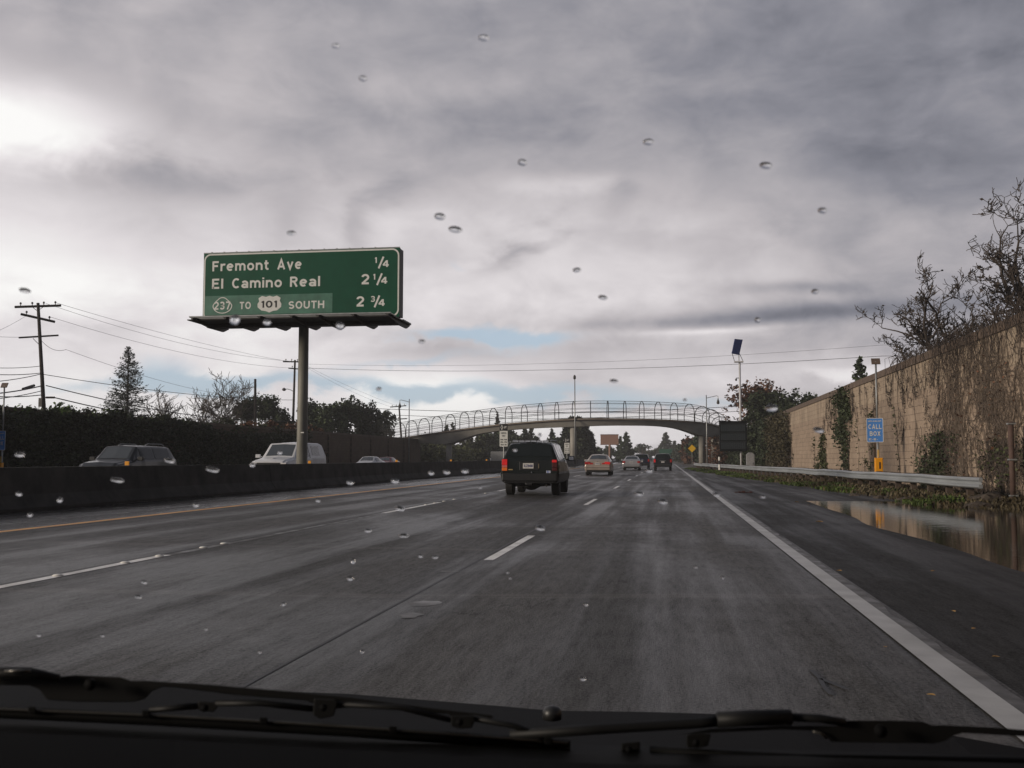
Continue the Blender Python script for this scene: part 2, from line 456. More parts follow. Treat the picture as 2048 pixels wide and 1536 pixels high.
M_conc = pavement('wet_concrete', (.037, .0353, .0337), (.082, .079, .075), .36, .66)
M_asph = pavement('wet_asphalt', (.011, .0105, .0095), (.022, .0205, .0185), .42, .68, joints=False, seed=9)
M_medsh = pavement('wet_median_asphalt', (.010, .0095, .009), (.030, .028, .027), .02, .42, joints=False, seed=21)
M_dirt = mat('dirt', (.045, .036, .026), .85, var=.45, scale=2.5, bump=.8)
M_white = mat('road_paint_white', (.72, .70, .67), .45, var=.30, scale=3.0, rvar=.12)
M_edge = mat('road_paint_white_new', (.44, .44, .43), .42, var=.22, scale=2.0, rvar=.12)
M_yellow = mat('road_paint_yellow', (.85, .38, .07), .5, var=.25, scale=2.0)

ys_near = [y * 1.0 for y in range(2, 60)]
ys_all = [-30, -15, -5, 0] + ys_near + [60 + 4 * k for k in range(35)] + [200 + 12 * k for k in range(34)] + [620, 800, 1200, 2500]
# the ground: one sheet to the horizon
gx = [-2500, -300, -90, -60, -45, -36, -30, -24, -18, -12.6, -9, -5, -2.18, 1.5, 2.5, 3.3, 4, 4.3, 4.7, 5.1, 5.6, 6.1, 6.6, 7.1, 7.6, 8.1, 8.6, 9.0, 9.4, 9.8, 10.3, 14, 40, 120, 2500]
g = sheet('ground', gx, ys_all, M_dirt, -.012)
sheet('road', [-9.75, -5.83, -4, -2.18, 0, 1.78], ys_all, M_conc, 0.0)
sheet('opposite_road', [-35, -30, -27, -23.4, -19.8, -16.1], ys_all, M_conc, 0.0)
sheet('median_shoulder', [-16.1, -14, -12.6, -11, -9.75], ys_all, M_medsh, -.004)
def sh_x(t, Y):
    e = max(3.0, rail_x(Y) - 1.45) if Y > 27.5 else 9.3
    e = e + .35 * nz(Y * .35, 8.0) if Y > 27.5 else e
    return 1.78 + (e - 1.78) * t
sheet('shoulder', [0, .1, .2, .3, .4, .5, .6, .7, .8, .9, 1.0], ys_all, M_asph, -.004, sh_x)

def stripe(name, x, w, y0, y1, material, rag=0.0, step=1.0, label=None, dz=.004):
    b = MB(); k = max(2, int((y1 - y0) / step) + 1)
    rr = random.Random(int(x * 100 + y0))
    for i in range(k):
        Y = y0 + (y1 - y0) * i / (k - 1)
        r0, r1 = rag * nz(Y * 1.7, x), rag * nz(Y * 2.1, x + 9)
        s_ = xs(Y)
        for X in (x - w / 2 + r0, x + w / 2 + r1):
            b.v.append((X + s_, Y, zg(min(X, 4), Y) + dz))
    for i in range(k - 1):
        b.f.append((2 * i, 2 * i + 1, 2 * i + 3, 2 * i + 2))
    o = b.build(name, material); tag(o, kind='structure')
    return o
stripe('edge_line', 1.565, .17, -4, 420, M_edge, 0.0, .5)
# worn older paint edge beside the near part of the edge line
M_worn = mat('worn_paint', (.10, .096, .092), .5, var=.6, scale=5.0, rvar=.15)
stripe('worn_edge_paint', 1.675, .13, 1, 60, M_worn, .055, .11, dz=.003)
stripe('yellow_edge_line', -9.55, .17, -4, 420, M_yellow, .015, .8)
stripe('opposite_yellow_line', -16.0, .13, -4, 420, M_yellow, .0, 2)
# dashes of our lane line, one sheet per dash
M_seam = mat('seam_tar', (.010, .010, .010), .5)
stripe('lane_seam', -2.22, .025, 2, 260, M_seam, .006, .5, dz=.003)
stripe('left_lane_seam', -5.93, .05, 2, 260, M_seam, .02, .5, dz=.003)
stripe('left_lane_worn_line', -5.80, .10, 3, 40, M_worn, .04, .4, dz=.003)
dash0 = 12.05
for k in range(18):
    y0 = dash0 + 14.63 * k
    stripe('lane_dash', -2.10, .12, y0, y0 + 3.9, M_white, .006, .4)
for k in range(18):
    y0 = 15.6 + 14.63 * k
    stripe('left_lane_dash', -5.82, .12, y0 - 9.5, y0 - 4.2, M_white, .012, .4)
    stripe('opposite_lane_dash', -19.8, .12, y0, y0 + 3.7, M_white, .0, 1)

# standing water
def water_mat():
    m, n, p = new_mat('puddle_water')
    p.inputs['Base Color'].default_value = (.010, .009, .007, 1)
    p.inputs['Roughness'].default_value = .03
    p.inputs['Specular IOR Level'].default_value = 1.0
    p.inputs['IOR'].default_value = 1.6
    co = n.node('ShaderNodeTexCoord').outputs['Object']
    mp = n.node('ShaderNodeMapping'); n.put(mp.inputs[0], co); mp.inputs['Scale'].default_value = (1.2, 3.0, 1)
    b = n.node('ShaderNodeBump'); b.inputs['Strength'].default_value = .10; b.inputs['Distance'].default_value = .02
    n.put(b.inputs['Height'], n.noise(mp.outputs[0], 1.6, 4, .55)); n.put(p.inputs['Normal'], b.outputs[0])
    return m
b = MB()
b.quad((3.6, -6, -.092), (9.9, -6, -.092), (9.9, 32.5, -.092), (3.6, 32.5, -.092))
tag(b.build('puddle_water', water_mat()), kind='structure')

# ------------------------------------------------------------------ median barrier with the poles on it
M_barrier = mat('barrier_concrete', (.040, .037, .033), .85, var=.6, scale=1.6, bump=.3, stretch=(1, 1, 1))
M_barrier_r = M_barrier
def barrier():
    e = empty('median_barrier', (MED, 0, 0), 'long dark concrete safety barrier running down the median of the freeway', 'barrier')
    prof = [(-.40, 0), (-.40, .08), (-.24, .33), (-.16, .86), (.16, .86), (.24, .33), (.40, .08), (.40, 0)]
    Y = -25.0; k = 0
    joints = [-25, -8, 6, 17, 31.0, 46, 61, 76, 91, 106, 126, 151, 181, 221, 271, 331, 401, 480]
    for a, c in zip(joints, joints[1:]):
        b = MB(); n = len(prof); st = 4 if c - a < 45 else 6
        for i in range(st + 1):
            yy = a + .012 + (c - a - .024) * i / st
            for u, w in prof:
                w2 = w + .012 * nz(yy * .21, k * 3.1)
                b.v.append((u + xs(yy), yy, zg(MED, yy) - .03 + w2 + .035 * nz(yy * .05, 3.3)))
        for i in range(st):
            for j in range(n - 1):
                o = i * n + j; b.f.append((o, o + 1, o + n + 1, o + n))
        b.f.append(tuple(range(n))); b.f.append(tuple(range(st * n, st * n + n)))
        b.build('barrier_segment', M_barrier, e); k += 1
    return e
barrier()
BT = zg(MED, 0) + .83
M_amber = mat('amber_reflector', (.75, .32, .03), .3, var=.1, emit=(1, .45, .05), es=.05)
M_dkplast = mat('dark_plastic', (.02, .02, .02), .5)
rf = None
for k, Y in enumerate([22.6, 35.1, 47.0, 59.3, 71.4, 84.0, 97.0]):
    zt = BT + .035 * nz(Y * .05, 3.3)
    lb = ['amber reflector on the barrier below the dark oncoming SUV', 'amber reflector on the barrier at the foot of the big sign pole',
          'amber reflector on the barrier right of the red oncoming car', 'amber reflector on the barrier just right of the left bridge pier',
          'amber reflector on the barrier left of the pale grey wall', 'amber reflector on the barrier hidden beside the dark green SUV',
          'farthest amber reflector on the barrier before the bridge'][k]
    if rf is None:
        e = empty('barrier_reflector', (MED + .02, Y, zt), lb, 'reflector', 'amber reflectors on the median barrier')
        MB().box(-.055, .055, -.015, .015, .005, .105).build('lens', M_amber, e, bevel=.01)
        MB().box(-.09, .09, -.05, .05, -.02, .012).build('base', M_dkplast, e)
        rf = e
    else: copy_tree(rf, (MED + .02, Y, zt), 0, lb)

# ------------------------------------------------------------------ big guide sign
M_green = mat('sign_green', (.006, .074, .040), .5, spec=.25, var=.16, scale=1.2)
M_green2 = mat('sign_green_faded', (.060, .170, .120), .5, var=.28, scale=2.4)
M_signw = mat('sign_white', (.72, .72, .68), .5, var=.06)
M_signbk = mat('sign_black', (.015, .015, .015), .5)
M_galv = mat('galvanised_steel', (.30, .31, .31), .5, .55, var=.22, scale=5)
M_darksteel = mat('dark_steel', (.055, .052, .048), .6, .3, var=.3)
M_polegal = mat('weathered_pole_steel', (.17, .165, .14), .62, .25, var=.35, scale=1.4, bump=.1, stretch=(1, 1, .35))
def rrect(x0, x1, y0, y1, r, n=6):
    P = []
    for cx, cy, a in ((x1 - r, y1 - r, 0), (x0 + r, y1 - r, 90), (x0 + r, y0 + r, 180), (x1 - r, y0 + r, 270)):
        for k in range(n + 1):
            t = R(a + 90 * k / n); P.append((cx + r * math.cos(t), cy + r * math.sin(t)))
    return P
def ring_prism(b, outer, inner, d0, d1, fn):
    n = len(outer); i = len(b.v)
    for P, d in ((outer, d0), (inner, d0), (outer, d1), (inner, d1)): b.v += [tuple(fn(u, v, d)) for u, v in P]
    for k in range(n):
        k2 = (k + 1) % n
        b.f.append((i + k, i + k2, i + n + k2, i + n + k)); b.f.append((i + 2 * n + k, i + 2 * n + k2, i + 3 * n + k2, i + 3 * n + k))
        b.f.append((i + k, i + k2, i + 2 * n + k2, i + 2 * n + k)); b.f.append((i + n + k, i + n + k2, i + 3 * n + k2, i + 3 * n + k))
def guide_sign():
    Y = 36.6
    pc = at_Y(606, 917, Y)
    e = empty('guide_sign', (MED, Y, BT - .05), 'large green freeway distance sign reading Fremont Ave and El Camino Real on one tall pole', 'road sign')
    Mi = Matrix.Translation((-MED, -Y, -(BT - .05)))
    TL = at_Y(408, 508.5, Y - .45); BRt = at_Y(800, 494.5, Y - .45)
    Wd = BRt.x - TL.x; zt = (TL.z + BRt.z) / 2; BL = at_Y(407, 642, Y - .45); Hh = zt - BL.z
    x0, z1, yf = TL.x, zt, Y - .45
    z0 = z1 - Hh
    FN = lambda u, v, d: Mi @ Vector((x0 + u, yf - d, z0 + v))
    b = MB(); b.box(x0, x0 + Wd, yf, yf + .10, z0, z1, Mi); b.box(x0 + .02, x0 + Wd - .0, yf + .10, yf + .50, z0 + .02, z1 - .02, Mi)
    b.build('sign_box', M_darksteel, e)
    b = MB(); b.prism(rrect(0.005, Wd - .005, 0.005, Hh - .005, .02), .002, .008, FN); b.build('panel', M_green, e)
    b = MB(); ring_prism(b, rrect(.02, Wd - .02, .02, Hh - .02, .26), rrect(.075, Wd - .075, .075, Hh - .075, .21), .009, .013, FN)
    b.build('border', M_signw, e)
    s = Wd / 7.0; h = Hh / 2.4
    def T(body, u, vtop, w, cap, material=M_signw, name='legend', bold=.012):
        # u from the left edge, vtop = baseline below the top edge
        M = Matrix.Translation(FN(u * s, Hh - vtop * h, .014)) @ Matrix.Rotation(PI / 2, 4, 'X')
        return sign_text(name, body, cap * h, material, e, M, width=w * s)
    T('Fremont', .33, .640, 2.04, .355); T('Ave', 2.68, .640, .87, .355)
    T('El', .33, 1.265, .40, .355); T('Camino', 1.06, 1.265, 1.79, .355); T('Real', 3.15, 1.265, 1.06, .355)
    b = MB(); b.prism([(.05 * s, Hh - 2.20 * h), (4.66 * s, Hh - 2.20 * h), (4.66 * s, Hh - 1.52 * h), (.05 * s, Hh - 1.52 * h)], .0085, .0115, FN)
    b.build('route_panel', M_green2, e)
    # spade outline of the state route
    cx, cy = .72, 1.87
    sp = []
    for k in range(28):
        t = 2 * PI * k / 28
        rx = .36; y = math.sin(t) * .30; x = math.cos(t) * rx * (1.0 - .30 * max(0, math.sin(t)))
        sp.append(((cx + x) * s, Hh - cy * h + y + (.02 if math.sin(t) > .9 else 0)))
    si = [((cx + (a / s - cx) * .90) * s, (Hh - cy * h) + (bb - (Hh - cy * h)) * .90) for a, bb in sp]
    b = MB(); ring_prism(b, sp, si, .013, .016, FN); b.build('state_route_shield', M_signw, e)
    T('237', .41, 2.01, .60, .28, bold=.015)
    T('TO', 1.35, 2.01, .40, .255, bold=.012)
    T('SOUTH', 3.11, 2.04, 1.26, .265, bold=.012)
    # federal route shield
    cx, cy, hw, hh = 2.42, 1.85, .43, .29
    pts = [(-.62, 1), (-.3, .86), (0, 1.0), (.3, .86), (.62, 1), (.92, .72), (.86, .35), (1.0, 0), (.98, -.38), (.66, -.78), (.30, -.86), (0, -1.04),
           (-.30, -.86), (-.66, -.78), (-.98, -.38), (-1.0, 0), (-.86, .35), (-.92, .72)]
    b = MB(); b.prism([((cx + a * hw) * s, Hh - cy * h + c * hh * h) for a, c in pts], .013, .016, FN); b.build('federal_route_shield', M_signw, e)
    M = Matrix.Translation(FN(2.13 * s, Hh - 1.98 * h, .0175)) @ Matrix.Rotation(PI / 2, 4, 'X')
    sign_text('shield_number', '101', .26, M_signbk, e, M, width=.56 * s)
    def frac(u, v, a, c, whole=None):
        if whole: T(whole[0], whole[1], v, .27, .35)
        T(a, u, v - .15, .07 if a == '1' else .15, .20); T('/', u + .12, v + .02, .20, .36); T(c, u + .27, v, .23, .235)
    frac(6.13, .66, '1', '4'); frac(6.08, 1.24, '1', '4', ('2', 5.67)); frac(6.00, 2.01, '3', '4', ('2', 5.50))
    # edge clips seen along the top
    b = MB(); b.box(x0, x0 + Wd, yf - .012, yf + .0, z1 - .0, z1 + .035, Mi)
    for k in range(14): b.box(x0 + .3 + k * .49, x0 + .34 + k * .49, yf - .02, yf + .05, z1 + .03, z1 + .055, Mi)
    b.build('top_trim', M_galv, e)
    # catwalk: outrigger beams and gratings
    zc = z0 - .06
    b = MB(); b.box(x0 - .12, x0 + Wd + .05, Y - 1.45, Y + 1.1, zc - .05, zc - .012, Mi); b.build('catwalk_floor', M_darksteel, e)
    for px in (456, 517, 580, 640, 689, 754, 818):
        p = at_Y(px, 668, Y + 1.35); x = p.x
        b = MB(); poly = [(Y - 1.75, zc), (Y + 1.35, zc), (Y + 1.35, zc - .05), (Y + .9, zc - .20), (Y - .2, zc - .20), (Y - 1.75, zc - .07)]
        b.prism(poly, x - .035, x + .035, lambda u, v, d: Mi @ Vector((d, u, v)))
        b.box(x - .09, x + .09, Y - 1.75, Y + 1.35, zc - .0, zc + .02, Mi)
        b.build('outrigger', M_darksteel, e)
    xl, xr = at_Y(456, 668, Y + 1.35).x - .12, at_Y(818, 668, Y + 1.35).x + .12
    b = MB()
    for k in range(4): b.box(xl, xr, Y - 1.7 + k * .20, Y - 1.62 + k * .20, zc + .02, zc + .045, Mi)
    b.box(xl, xr, Y - 1.76, Y - 1.71, zc + .015, zc + .06, Mi)
    for k in range(5): b.box(xl + .2, xr, Y + .1 + k * .25, Y + .2 + k * .25, zc + .02, zc + .045, Mi)
    b.build('catwalk', M_galv, e)
    b = MB(); b.box(x0 + .1, x0 + Wd - .1, Y - .3, Y + .1, zc - .18, zc - .02, Mi); b.build('support_beam', M_darksteel, e)
    b = MB()
    xc = at_Y(605.5, 800, Y).x
    q = Mi @ Vector((xc, Y, 0))
    b.lathe((q.x, q.y, 0), [(.24, -.05), (.24, .02), (.205, .04), (.195, 2.0), (.185, zc - BT)], 24)
    b.build('pole', M_polegal, e, smooth=True)
    b = MB(); b.box(q.x + .02, q.x + .14, q.y - .215, q.y - .2, 1.16, 1.20); b.build('marker_tape', M_signw, e)
guide_sign()

# ------------------------------------------------------------------ right sound wall
def block_wall_mat(name, c0, c1, cj, streak=True):
    m, n, p = new_mat(name)
    co = n.node('ShaderNodeTexCoord').outputs['Object']
    sp = n.node('ShaderNodeSeparateXYZ'); n.put(sp.inputs[0], co); X, Y, Z = sp.outputs
    v = n.comb(Y, Z, 0.0)
    br = n.node('ShaderNodeTexBrick'); n.put(br.inputs['Vector'], v)
    br.inputs['Scale'].default_value = 1.0; br.inputs['Mortar Size'].default_value = .012; br.inputs['Mortar Smooth'].default_value = .3
    br.inputs['Brick Width'].default_value = .80; br.inputs['Row Height'].default_value = .30; br.inputs['Bias'].default_value = 0.0
    br.inputs['Color1'].default_value = (*c0, 1); br.inputs['Color2'].default_value = (*c1, 1); br.inputs['Mortar'].default_value = (*cj, 1)
    blot = n.noise(v, .8, 7, .65); grain = n.noise(co, 9, 5, .7)
    k = n.m('MULTIPLY', n.mapr(blot, .3, .7, .78, 1.15, 'LINEAR'), n.mapr(grain, .3, .7, .80, 1.15, 'LINEAR'))
    cc = n.mix(1.0, br.outputs['Color'], n.comb(k, k, k), 'MULTIPLY')
    if streak:
        # rain streaks under the cap, pale upper course
        s1 = n.noise(n.comb(n.m('MULTIPLY', Y, 2.6), n.m('MULTIPLY', Z, .12), 0.0), 1.0, 5, .7)
        top = n.mapr(Z, 2.9, 4.9, 0.0, 1.0)
        f = n.m('MULTIPLY', top, n.mapr(s1, .50, .66, 0.0, .7))
        cc = n.mix(f, cc, (.075, .058, .045, 1))
        pale = n.mapr(Z, 4.15, 4.2, 0.0, .30, 'LINEAR')
        cc = n.mix(n.m('MULTIPLY', pale, n.mapr(s1, .35, .6, 1.0, .2)), cc, (.42, .36, .26, 1))
        # small pits and root marks
        pit = n.noise(n.comb(n.m('MULTIPLY', Y, 1.2), Z, 4.0), 2.3, 4, .75)
        cc = n.mix(n.mapr(pit, .62, .70, 0.0, .65), cc, (.06, .045, .035, 1))
    n.put(p.inputs['Base Color'], cc); p.inputs['Roughness'].default_value = .9; p.inputs['Specular IOR Level'].default_value = .2
    b = n.node('ShaderNodeBump'); b.inputs['Strength'].default_value = .5; b.inputs['Distance'].default_value = .02
    n.put(b.inputs['Height'], n.m('ADD', n.m('MULTIPLY', br.outputs['Fac'], -.8), n.m('MULTIPLY', grain, .5))); n.put(p.inputs['Normal'], b.outputs[0])
    return m
M_wall = block_wall_mat('tan_block', (.330, .255, .190), (.285, .218, .163), (.17, .128, .095))
M_cap = mat('wall_cap', (.100, .070, .050), .85, var=.35, scale=2.0, bump=.3)
M_wall_l = block_wall_mat('brown_block', (.13, .095, .068), (.11, .08, .06), (.07, .055, .045), False)
WT = 5.3
def soundwall():
    e = empty('sound_wall', (WALLX, 0, -.3), 'tall tan concrete block sound wall with brown cap along the right shoulder', 'wall')
    Mi = Matrix.Translation((-WALLX, 0, .3))
    def wx(Y): return WALLX + .15 * sst(30, 100, Y) - .25 * (1 - sst(15, 34, Y))
    b = MB(); ysw = [-14, 0] + list(range(8, 125, 4))
    for Y in ysw:
        x = wx(Y)
        b.v += [tuple(Mi @ Vector(q)) for q in ((x, Y, -.4), (x, Y, WT - .30), (x + .25, Y, WT - .30), (x + .25, Y, -.4))]
    for i in range(len(ysw) - 1):
        for j in range(4):
            o = 4 * i; b.f.append((o + j, o + (j + 1) % 4, o + 4 + (j + 1) % 4, o + 4 + j))
    b.f.append((0, 1, 2, 3)); o = 4 * (len(ysw) - 1); b.f.append((o, o + 1, o + 2, o + 3))
    b.build('wall_face', M_wall, e)
    b = MB(); k = 0
    for Y0, Y1 in zip(ysw, ysw[1:]):
        n = max(1, int((Y1 - Y0) / 4))
        for q in range(n):
            a = Y0 + (Y1 - Y0) * q / n; c = Y0 + (Y1 - Y0) * (q + 1) / n
            xa, xc = wx(a) - .06, wx(c) - .06
            i = len(b.v)
            for yy, xx in ((a + .008, xa), (c - .008, xc)):
                zt = WT + .02 * nz(yy * .3, 1)
                b.v += [tuple(Mi @ Vector(p_)) for p_ in ((xx, yy, WT - .30), (xx, yy, zt), (xx + .37, yy, zt), (xx + .37, yy, WT - .30))]
            b.f += [(i, i + 1, i + 5, i + 4), (i + 1, i + 2, i + 6, i + 5), (i + 2, i + 3, i + 7, i + 6), (i + 3, i, i + 4, i + 7), (i, i + 1, i + 2, i + 3), (i + 4, i + 5, i + 6, i + 7)]
    b.build('wall_cap', M_cap, e)
    b = MB(); xq = wx(53.5) - .12
    b.box(xq, xq + .13, 51.6, 52.5, -.3, 3.2, Mi)
    b.build('dark_wall_strip', M_cap, e)  # dark upright strip standing slightly proud of the wall face
    return wx
wx = soundwall()

# ------------------------------------------------------------------ foliage helpers
def leaf_quads(pts, size, rnd, b=None, droop=0.0, asp=1.6):
    b = b or MB()
    for p in pts:
        a = Vector((rnd.gauss(0, 1), rnd.gauss(0, 1), rnd.gauss(0, .6) - droop)); a.normalize()
        c = a.cross(Vector((rnd.gauss(0, 1), rnd.gauss(0, 1), rnd.gauss(0, 1)))); c.normalize()
        s = size * rnd.uniform(.6, 1.4); a *= s * asp / 2; c *= s / 2
        i = len(b.v); p = Vector(p)
        b.v += [tuple(p - a), tuple(p + c), tuple(p + a), tuple(p - c)]
        b.f.append((i, i + 1, i + 2, i + 3))
    return b
def foliage(name, c, rough=.65, rand=.55):
    return mat(name, c, rough, var=.35, scale=.9, rand=rand, spec=.25)
M_fol_dk = foliage('foliage_dark', (.028, .038, .018))
M_fol_ev = foliage('foliage_evergreen', (.036, .054, .024))
M_fol_pep = foliage('foliage_pepper', (.048, .068, .030))
M_fol_ol = foliage('foliage_olive', (.050, .058, .022))
M_fol_rd = foliage('foliage_red', (.105, .050, .028))
M_fol_ivy = foliage('foliage_ivy', (.034, .044, .020))
M_fol_gr = foliage('foliage_green', (.065, .105, .022))
M_fol_blue = foliage('foliage_cedar', (.040, .055, .042))
M_bark = mat('bark', (.050, .038, .030), .9, var=.4, scale=5, bump=.6)
M_bark_gr = mat('bark_grey', (.085, .072, .060), .9, var=.35, scale=5)

def limb_tree(rnd, height, spread, levels, n0, r0, up=.5, start=.25, ang=.7, twist=.25, ratio=.62, kids=(3, 5)):
    """list of limbs: (points, radii, level)"""
    out = []
    def grow(p, d, L, r, lev):
        seg = 6 if lev < 2 else 4; pts = [p.copy()]; rad = [r]
        for k in range(seg):
            d = (d + Vector((rnd.gauss(0, twist), rnd.gauss(0, twist), rnd.gauss(0, twist * .6) + up * .12))).normalized()
            p = p + d * (L / seg); pts.append(p.copy()); rad.append(r * (1 - .62 * (k + 1) / seg))
        out.append((pts, rad, lev))
        if lev < levels:
            n = rnd.randint(*kids) if lev else n0
            for q in range(n):
                t = start + (1 - start) * (q + rnd.random()) / n if lev == 0 else .2 + .8 * (q + rnd.random()) / n
                i = min(len(pts) - 1, int(t * seg) ); base = pts[i]
                s = Vector((rnd.gauss(0, 1), rnd.gauss(0, 1), 0)); s.normalize()
                a = ang * rnd.uniform(.7, 1.25)
                dn = (d * math.cos(a) + s * math.sin(a) * spread + Vector((0, 0, up * .35))).normalized()
                grow(base, dn, L * ratio * rnd.uniform(.75, 1.2), rad[i] * .62, lev + 1)
    grow(Vector((0, 0, 0)), Vector((rnd.gauss(0, .05), rnd.gauss(0, .05), 1)).normalized(), height, r0, 0)
    return out
def bare_tree(loc, label, height, seed, group=None, spread=1.0, levels=4, n0=7, r0=.16, buds=0, ang=.8, up=.5, trunk_f=.55, rmin=.010, kids=(3, 5), material=None, ratio=.62, name='bare_tree', twist=.25):
    rnd = random.Random(seed)
    e = empty(name, loc, label, 'tree', group)
    L = limb_tree(rnd, height * trunk_f, spread, levels, n0, r0, up, ang=ang, kids=kids, ratio=ratio, twist=twist)
    tb, bb, tw = MB(), MB(), MB(); tips = []
    for pts, rad, lev in L:
        rad = [max(r, rmin) for r in rad]
        (tb if lev == 0 else bb if lev < 3 else tw).tube(pts, rad, 7 if lev == 0 else 5 if lev == 1 else 3, cap=False)
        if lev >= 3:
            tips += [pts[-1], pts[len(pts) // 2]]
    m_ = material or M_bark
    tb.build('trunk', m_, e, smooth=True)
    if bb.v: bb.build('branches', m_, e)
    if tw.v: tw.build('twigs', m_, e)
    if buds and tips:
        P = [rnd.choice(tips) + Vector((rnd.gauss(0, .06), rnd.gauss(0, .06), rnd.gauss(0, .06))) for _ in range(buds)]
        leaf_quads(P, .07, rnd).build('buds', m_, e)
    return e
def leafy_tree(loc, label, height, width, seed, material, n=2600, leaf=.28, lobes=9, base=.18, group=None, droop=0.0, depth=None, name='broadleaf_tree', cat='tree', top_bias=.0, thin=.0):
    rnd = random.Random(seed)
    e = empty(name, loc, label, cat, group)
    depth = depth or width
    L = []
    for k in range(lobes):
        t = rnd.random() ** .8
        z = height * (base + (1 - base) * (.18 + .70 * t))
        w = math.sqrt(max(.05, 1 - abs(t - .35 + top_bias) ** 1.6)) * .33
        a = rnd.random() * 2 * PI; q = rnd.random() ** .5
        r = height * rnd.uniform(.13, .24) * (1 - .3 * t)
        L.append((Vector((math.cos(a) * width * w * q, math.sin(a) * depth * w * q, min(z, height - r * .8))), Vector((min(r * 1.15, width * .34), min(r * 1.15, depth * .34), r))))
    P = []
    while len(P) < n:
        c, rr = rnd.choice(L)
        # clumps on a lobe's shell
        d = Vector((rnd.gauss(0, 1), rnd.gauss(0, 1), rnd.gauss(0, 1))).normalized()
        q = rnd.uniform(.55, 1.0)
        p0 = c + Vector((d.x * rr.x, d.y * rr.y, d.z * rr.z)) * q
        if nz(p0.x * .9 + seed, p0.y * .9, p0.z * .9) < -.22 + thin: continue
        for _ in range(7):
            P.append(p0 + Vector((rnd.gauss(0, leaf * .8), rnd.gauss(0, leaf * .8), rnd.gauss(0, leaf * .7) - abs(rnd.gauss(0, droop)))))
    leaf_quads(P, leaf, rnd, droop=droop).build('crown', material, e)
    b = MB(); b.tube([(0, 0, -.3), (rnd.gauss(0, .1), 0, height * .3), (rnd.gauss(0, .2), 0, height * .62)], [height * .028, height * .02, height * .008], 7)
    for k in range(5):
        c, rr = L[k % len(L)]
        b.tube([(0, 0, height * (.2 + .07 * k)), tuple(c * .6 + Vector((0, 0, height * .12))), tuple(c)], [height * .013, height * .009, height * .004], 5)
    b.build('trunk', M_bark, e)
    return e
def conifer(loc, label, height, radius, seed, material, n=2200, leaf=.22, group=None, ragged=.35, base=.06, power=.9, name='conifer_tree', droop=.15, asp=2.2):
    rnd = random.Random(seed)
    e = empty(name, loc, label, 'tree', group)
    b = MB(); b.tube([(0, 0, -.3), (0, 0, height * .5), (rnd.gauss(0, .05), 0, height)], [height * .018, height * .011, .02], 7); b.build('trunk', M_bark, e)
    br = MB(); P = []
    nb = max(40, int(n / 20)); tot = sum((1 - (k + .5) / nb) ** power + .06 for k in range(nb))
    for k in range(nb):
        t = (k + rnd.random()) / nb
        z = height * (base + (1 - base) * t)
        L = radius * (1 - t) ** power * rnd.uniform(1 - ragged, 1 + ragged * .5) + .12
        a = rnd.random() * 2 * PI; dv = Vector((math.cos(a), math.sin(a), 0))
        tip = dv * L + Vector((0, 0, z + L * (.12 - droop * 2 * (1 - t) + .25 * t)))
        mid = dv * L * .5 + Vector((0, 0, z + L * .08))
        br.tube([(0, 0, z), tuple(mid), tuple(tip)], [.035 * (1 - t) + .012, .02, .008], 3, cap=False)
        m_ = max(3, int(n * ((1 - t) ** power + .06) / tot))
        for q in range(m_):
            s = rnd.random() ** .7
            p = (mid * (2 * s) + Vector((0, 0, z)) * (1 - 2 * s)) if s < .5 else mid.lerp(tip, 2 * s - 1)
            sd_ = Vector((-dv.y, dv.x, 0)) * rnd.gauss(0, .16 * L * (1.1 - s) + .05)
            P.append(p + sd_ + Vector((0, 0, rnd.gauss(0, .06) - abs(rnd.gauss(0, .08)))))
    br.build('branches', M_bark, e)
    leaf_quads(P, leaf, rnd, asp=asp).build('needles', material, e)
    return e
def hedge(name, pts_fn, n, leaf, material, label, cat, seed, loc=(0, 0, 0), group=None):
    rnd = random.Random(seed)
    P = []
    while len(P) < n:
        c = pts_fn(rnd)
        if c is None: continue
        for _ in range(5):
            P.append(Vector(c) + Vector((rnd.gauss(0, leaf * .7), rnd.gauss(0, leaf * .7), rnd.gauss(0, leaf * .7))) - Vector(loc))
    o = leaf_quads(P, leaf, rnd).build(name, material, loc=loc)
    return tag(o, label, cat, group)
M_fol_brn = foliage('foliage_brown', (.052, .045, .024))
# ------------------------------------------------------------------ creepers on the right wall
M_vine = mat('vine_stem', (.095, .072, .054), .9, var=.35, scale=4)
M_vine2 = mat('vine_stem_dark', (.040, .030, .024), .9, var=.35, scale=4)
def vine_stems(b, rnd, y0, z0, L, hd, r, lev=0, zmax=5.2, ylim=(-5, 130), wob=.30, kids=5):
    n = max(4, int(L / .22)); y, z = y0, z0; pts = []; rad = []
    tips = []
    for k in range(n + 1):
        pts.append((wx(y) - .02 - .03 * rnd.random(), y, z)); rad.append(max(.008, r * (1 - .75 * k / n)))
        hd += rnd.gauss(0, wob); 
        y += math.cos(hd) * L / n; z += math.sin(hd) * L / n
        if z > zmax or z < -.1 or not ylim[0] < y < ylim[1]: break
        if lev < 3 and rnd.random() < kids / n:
            tips += vine_stems(b, rnd, y, z, L * rnd.uniform(.35, .6), hd + rnd.choice((-1, 1)) * rnd.uniform(.4, 1.1), rad[-1] * .7, lev + 1, zmax, ylim, wob, kids)
    if len(pts) > 1: b.tube(pts, rad, 3, cap=False)
    tips += [Vector(p) for p in pts[::2]]
    return tips
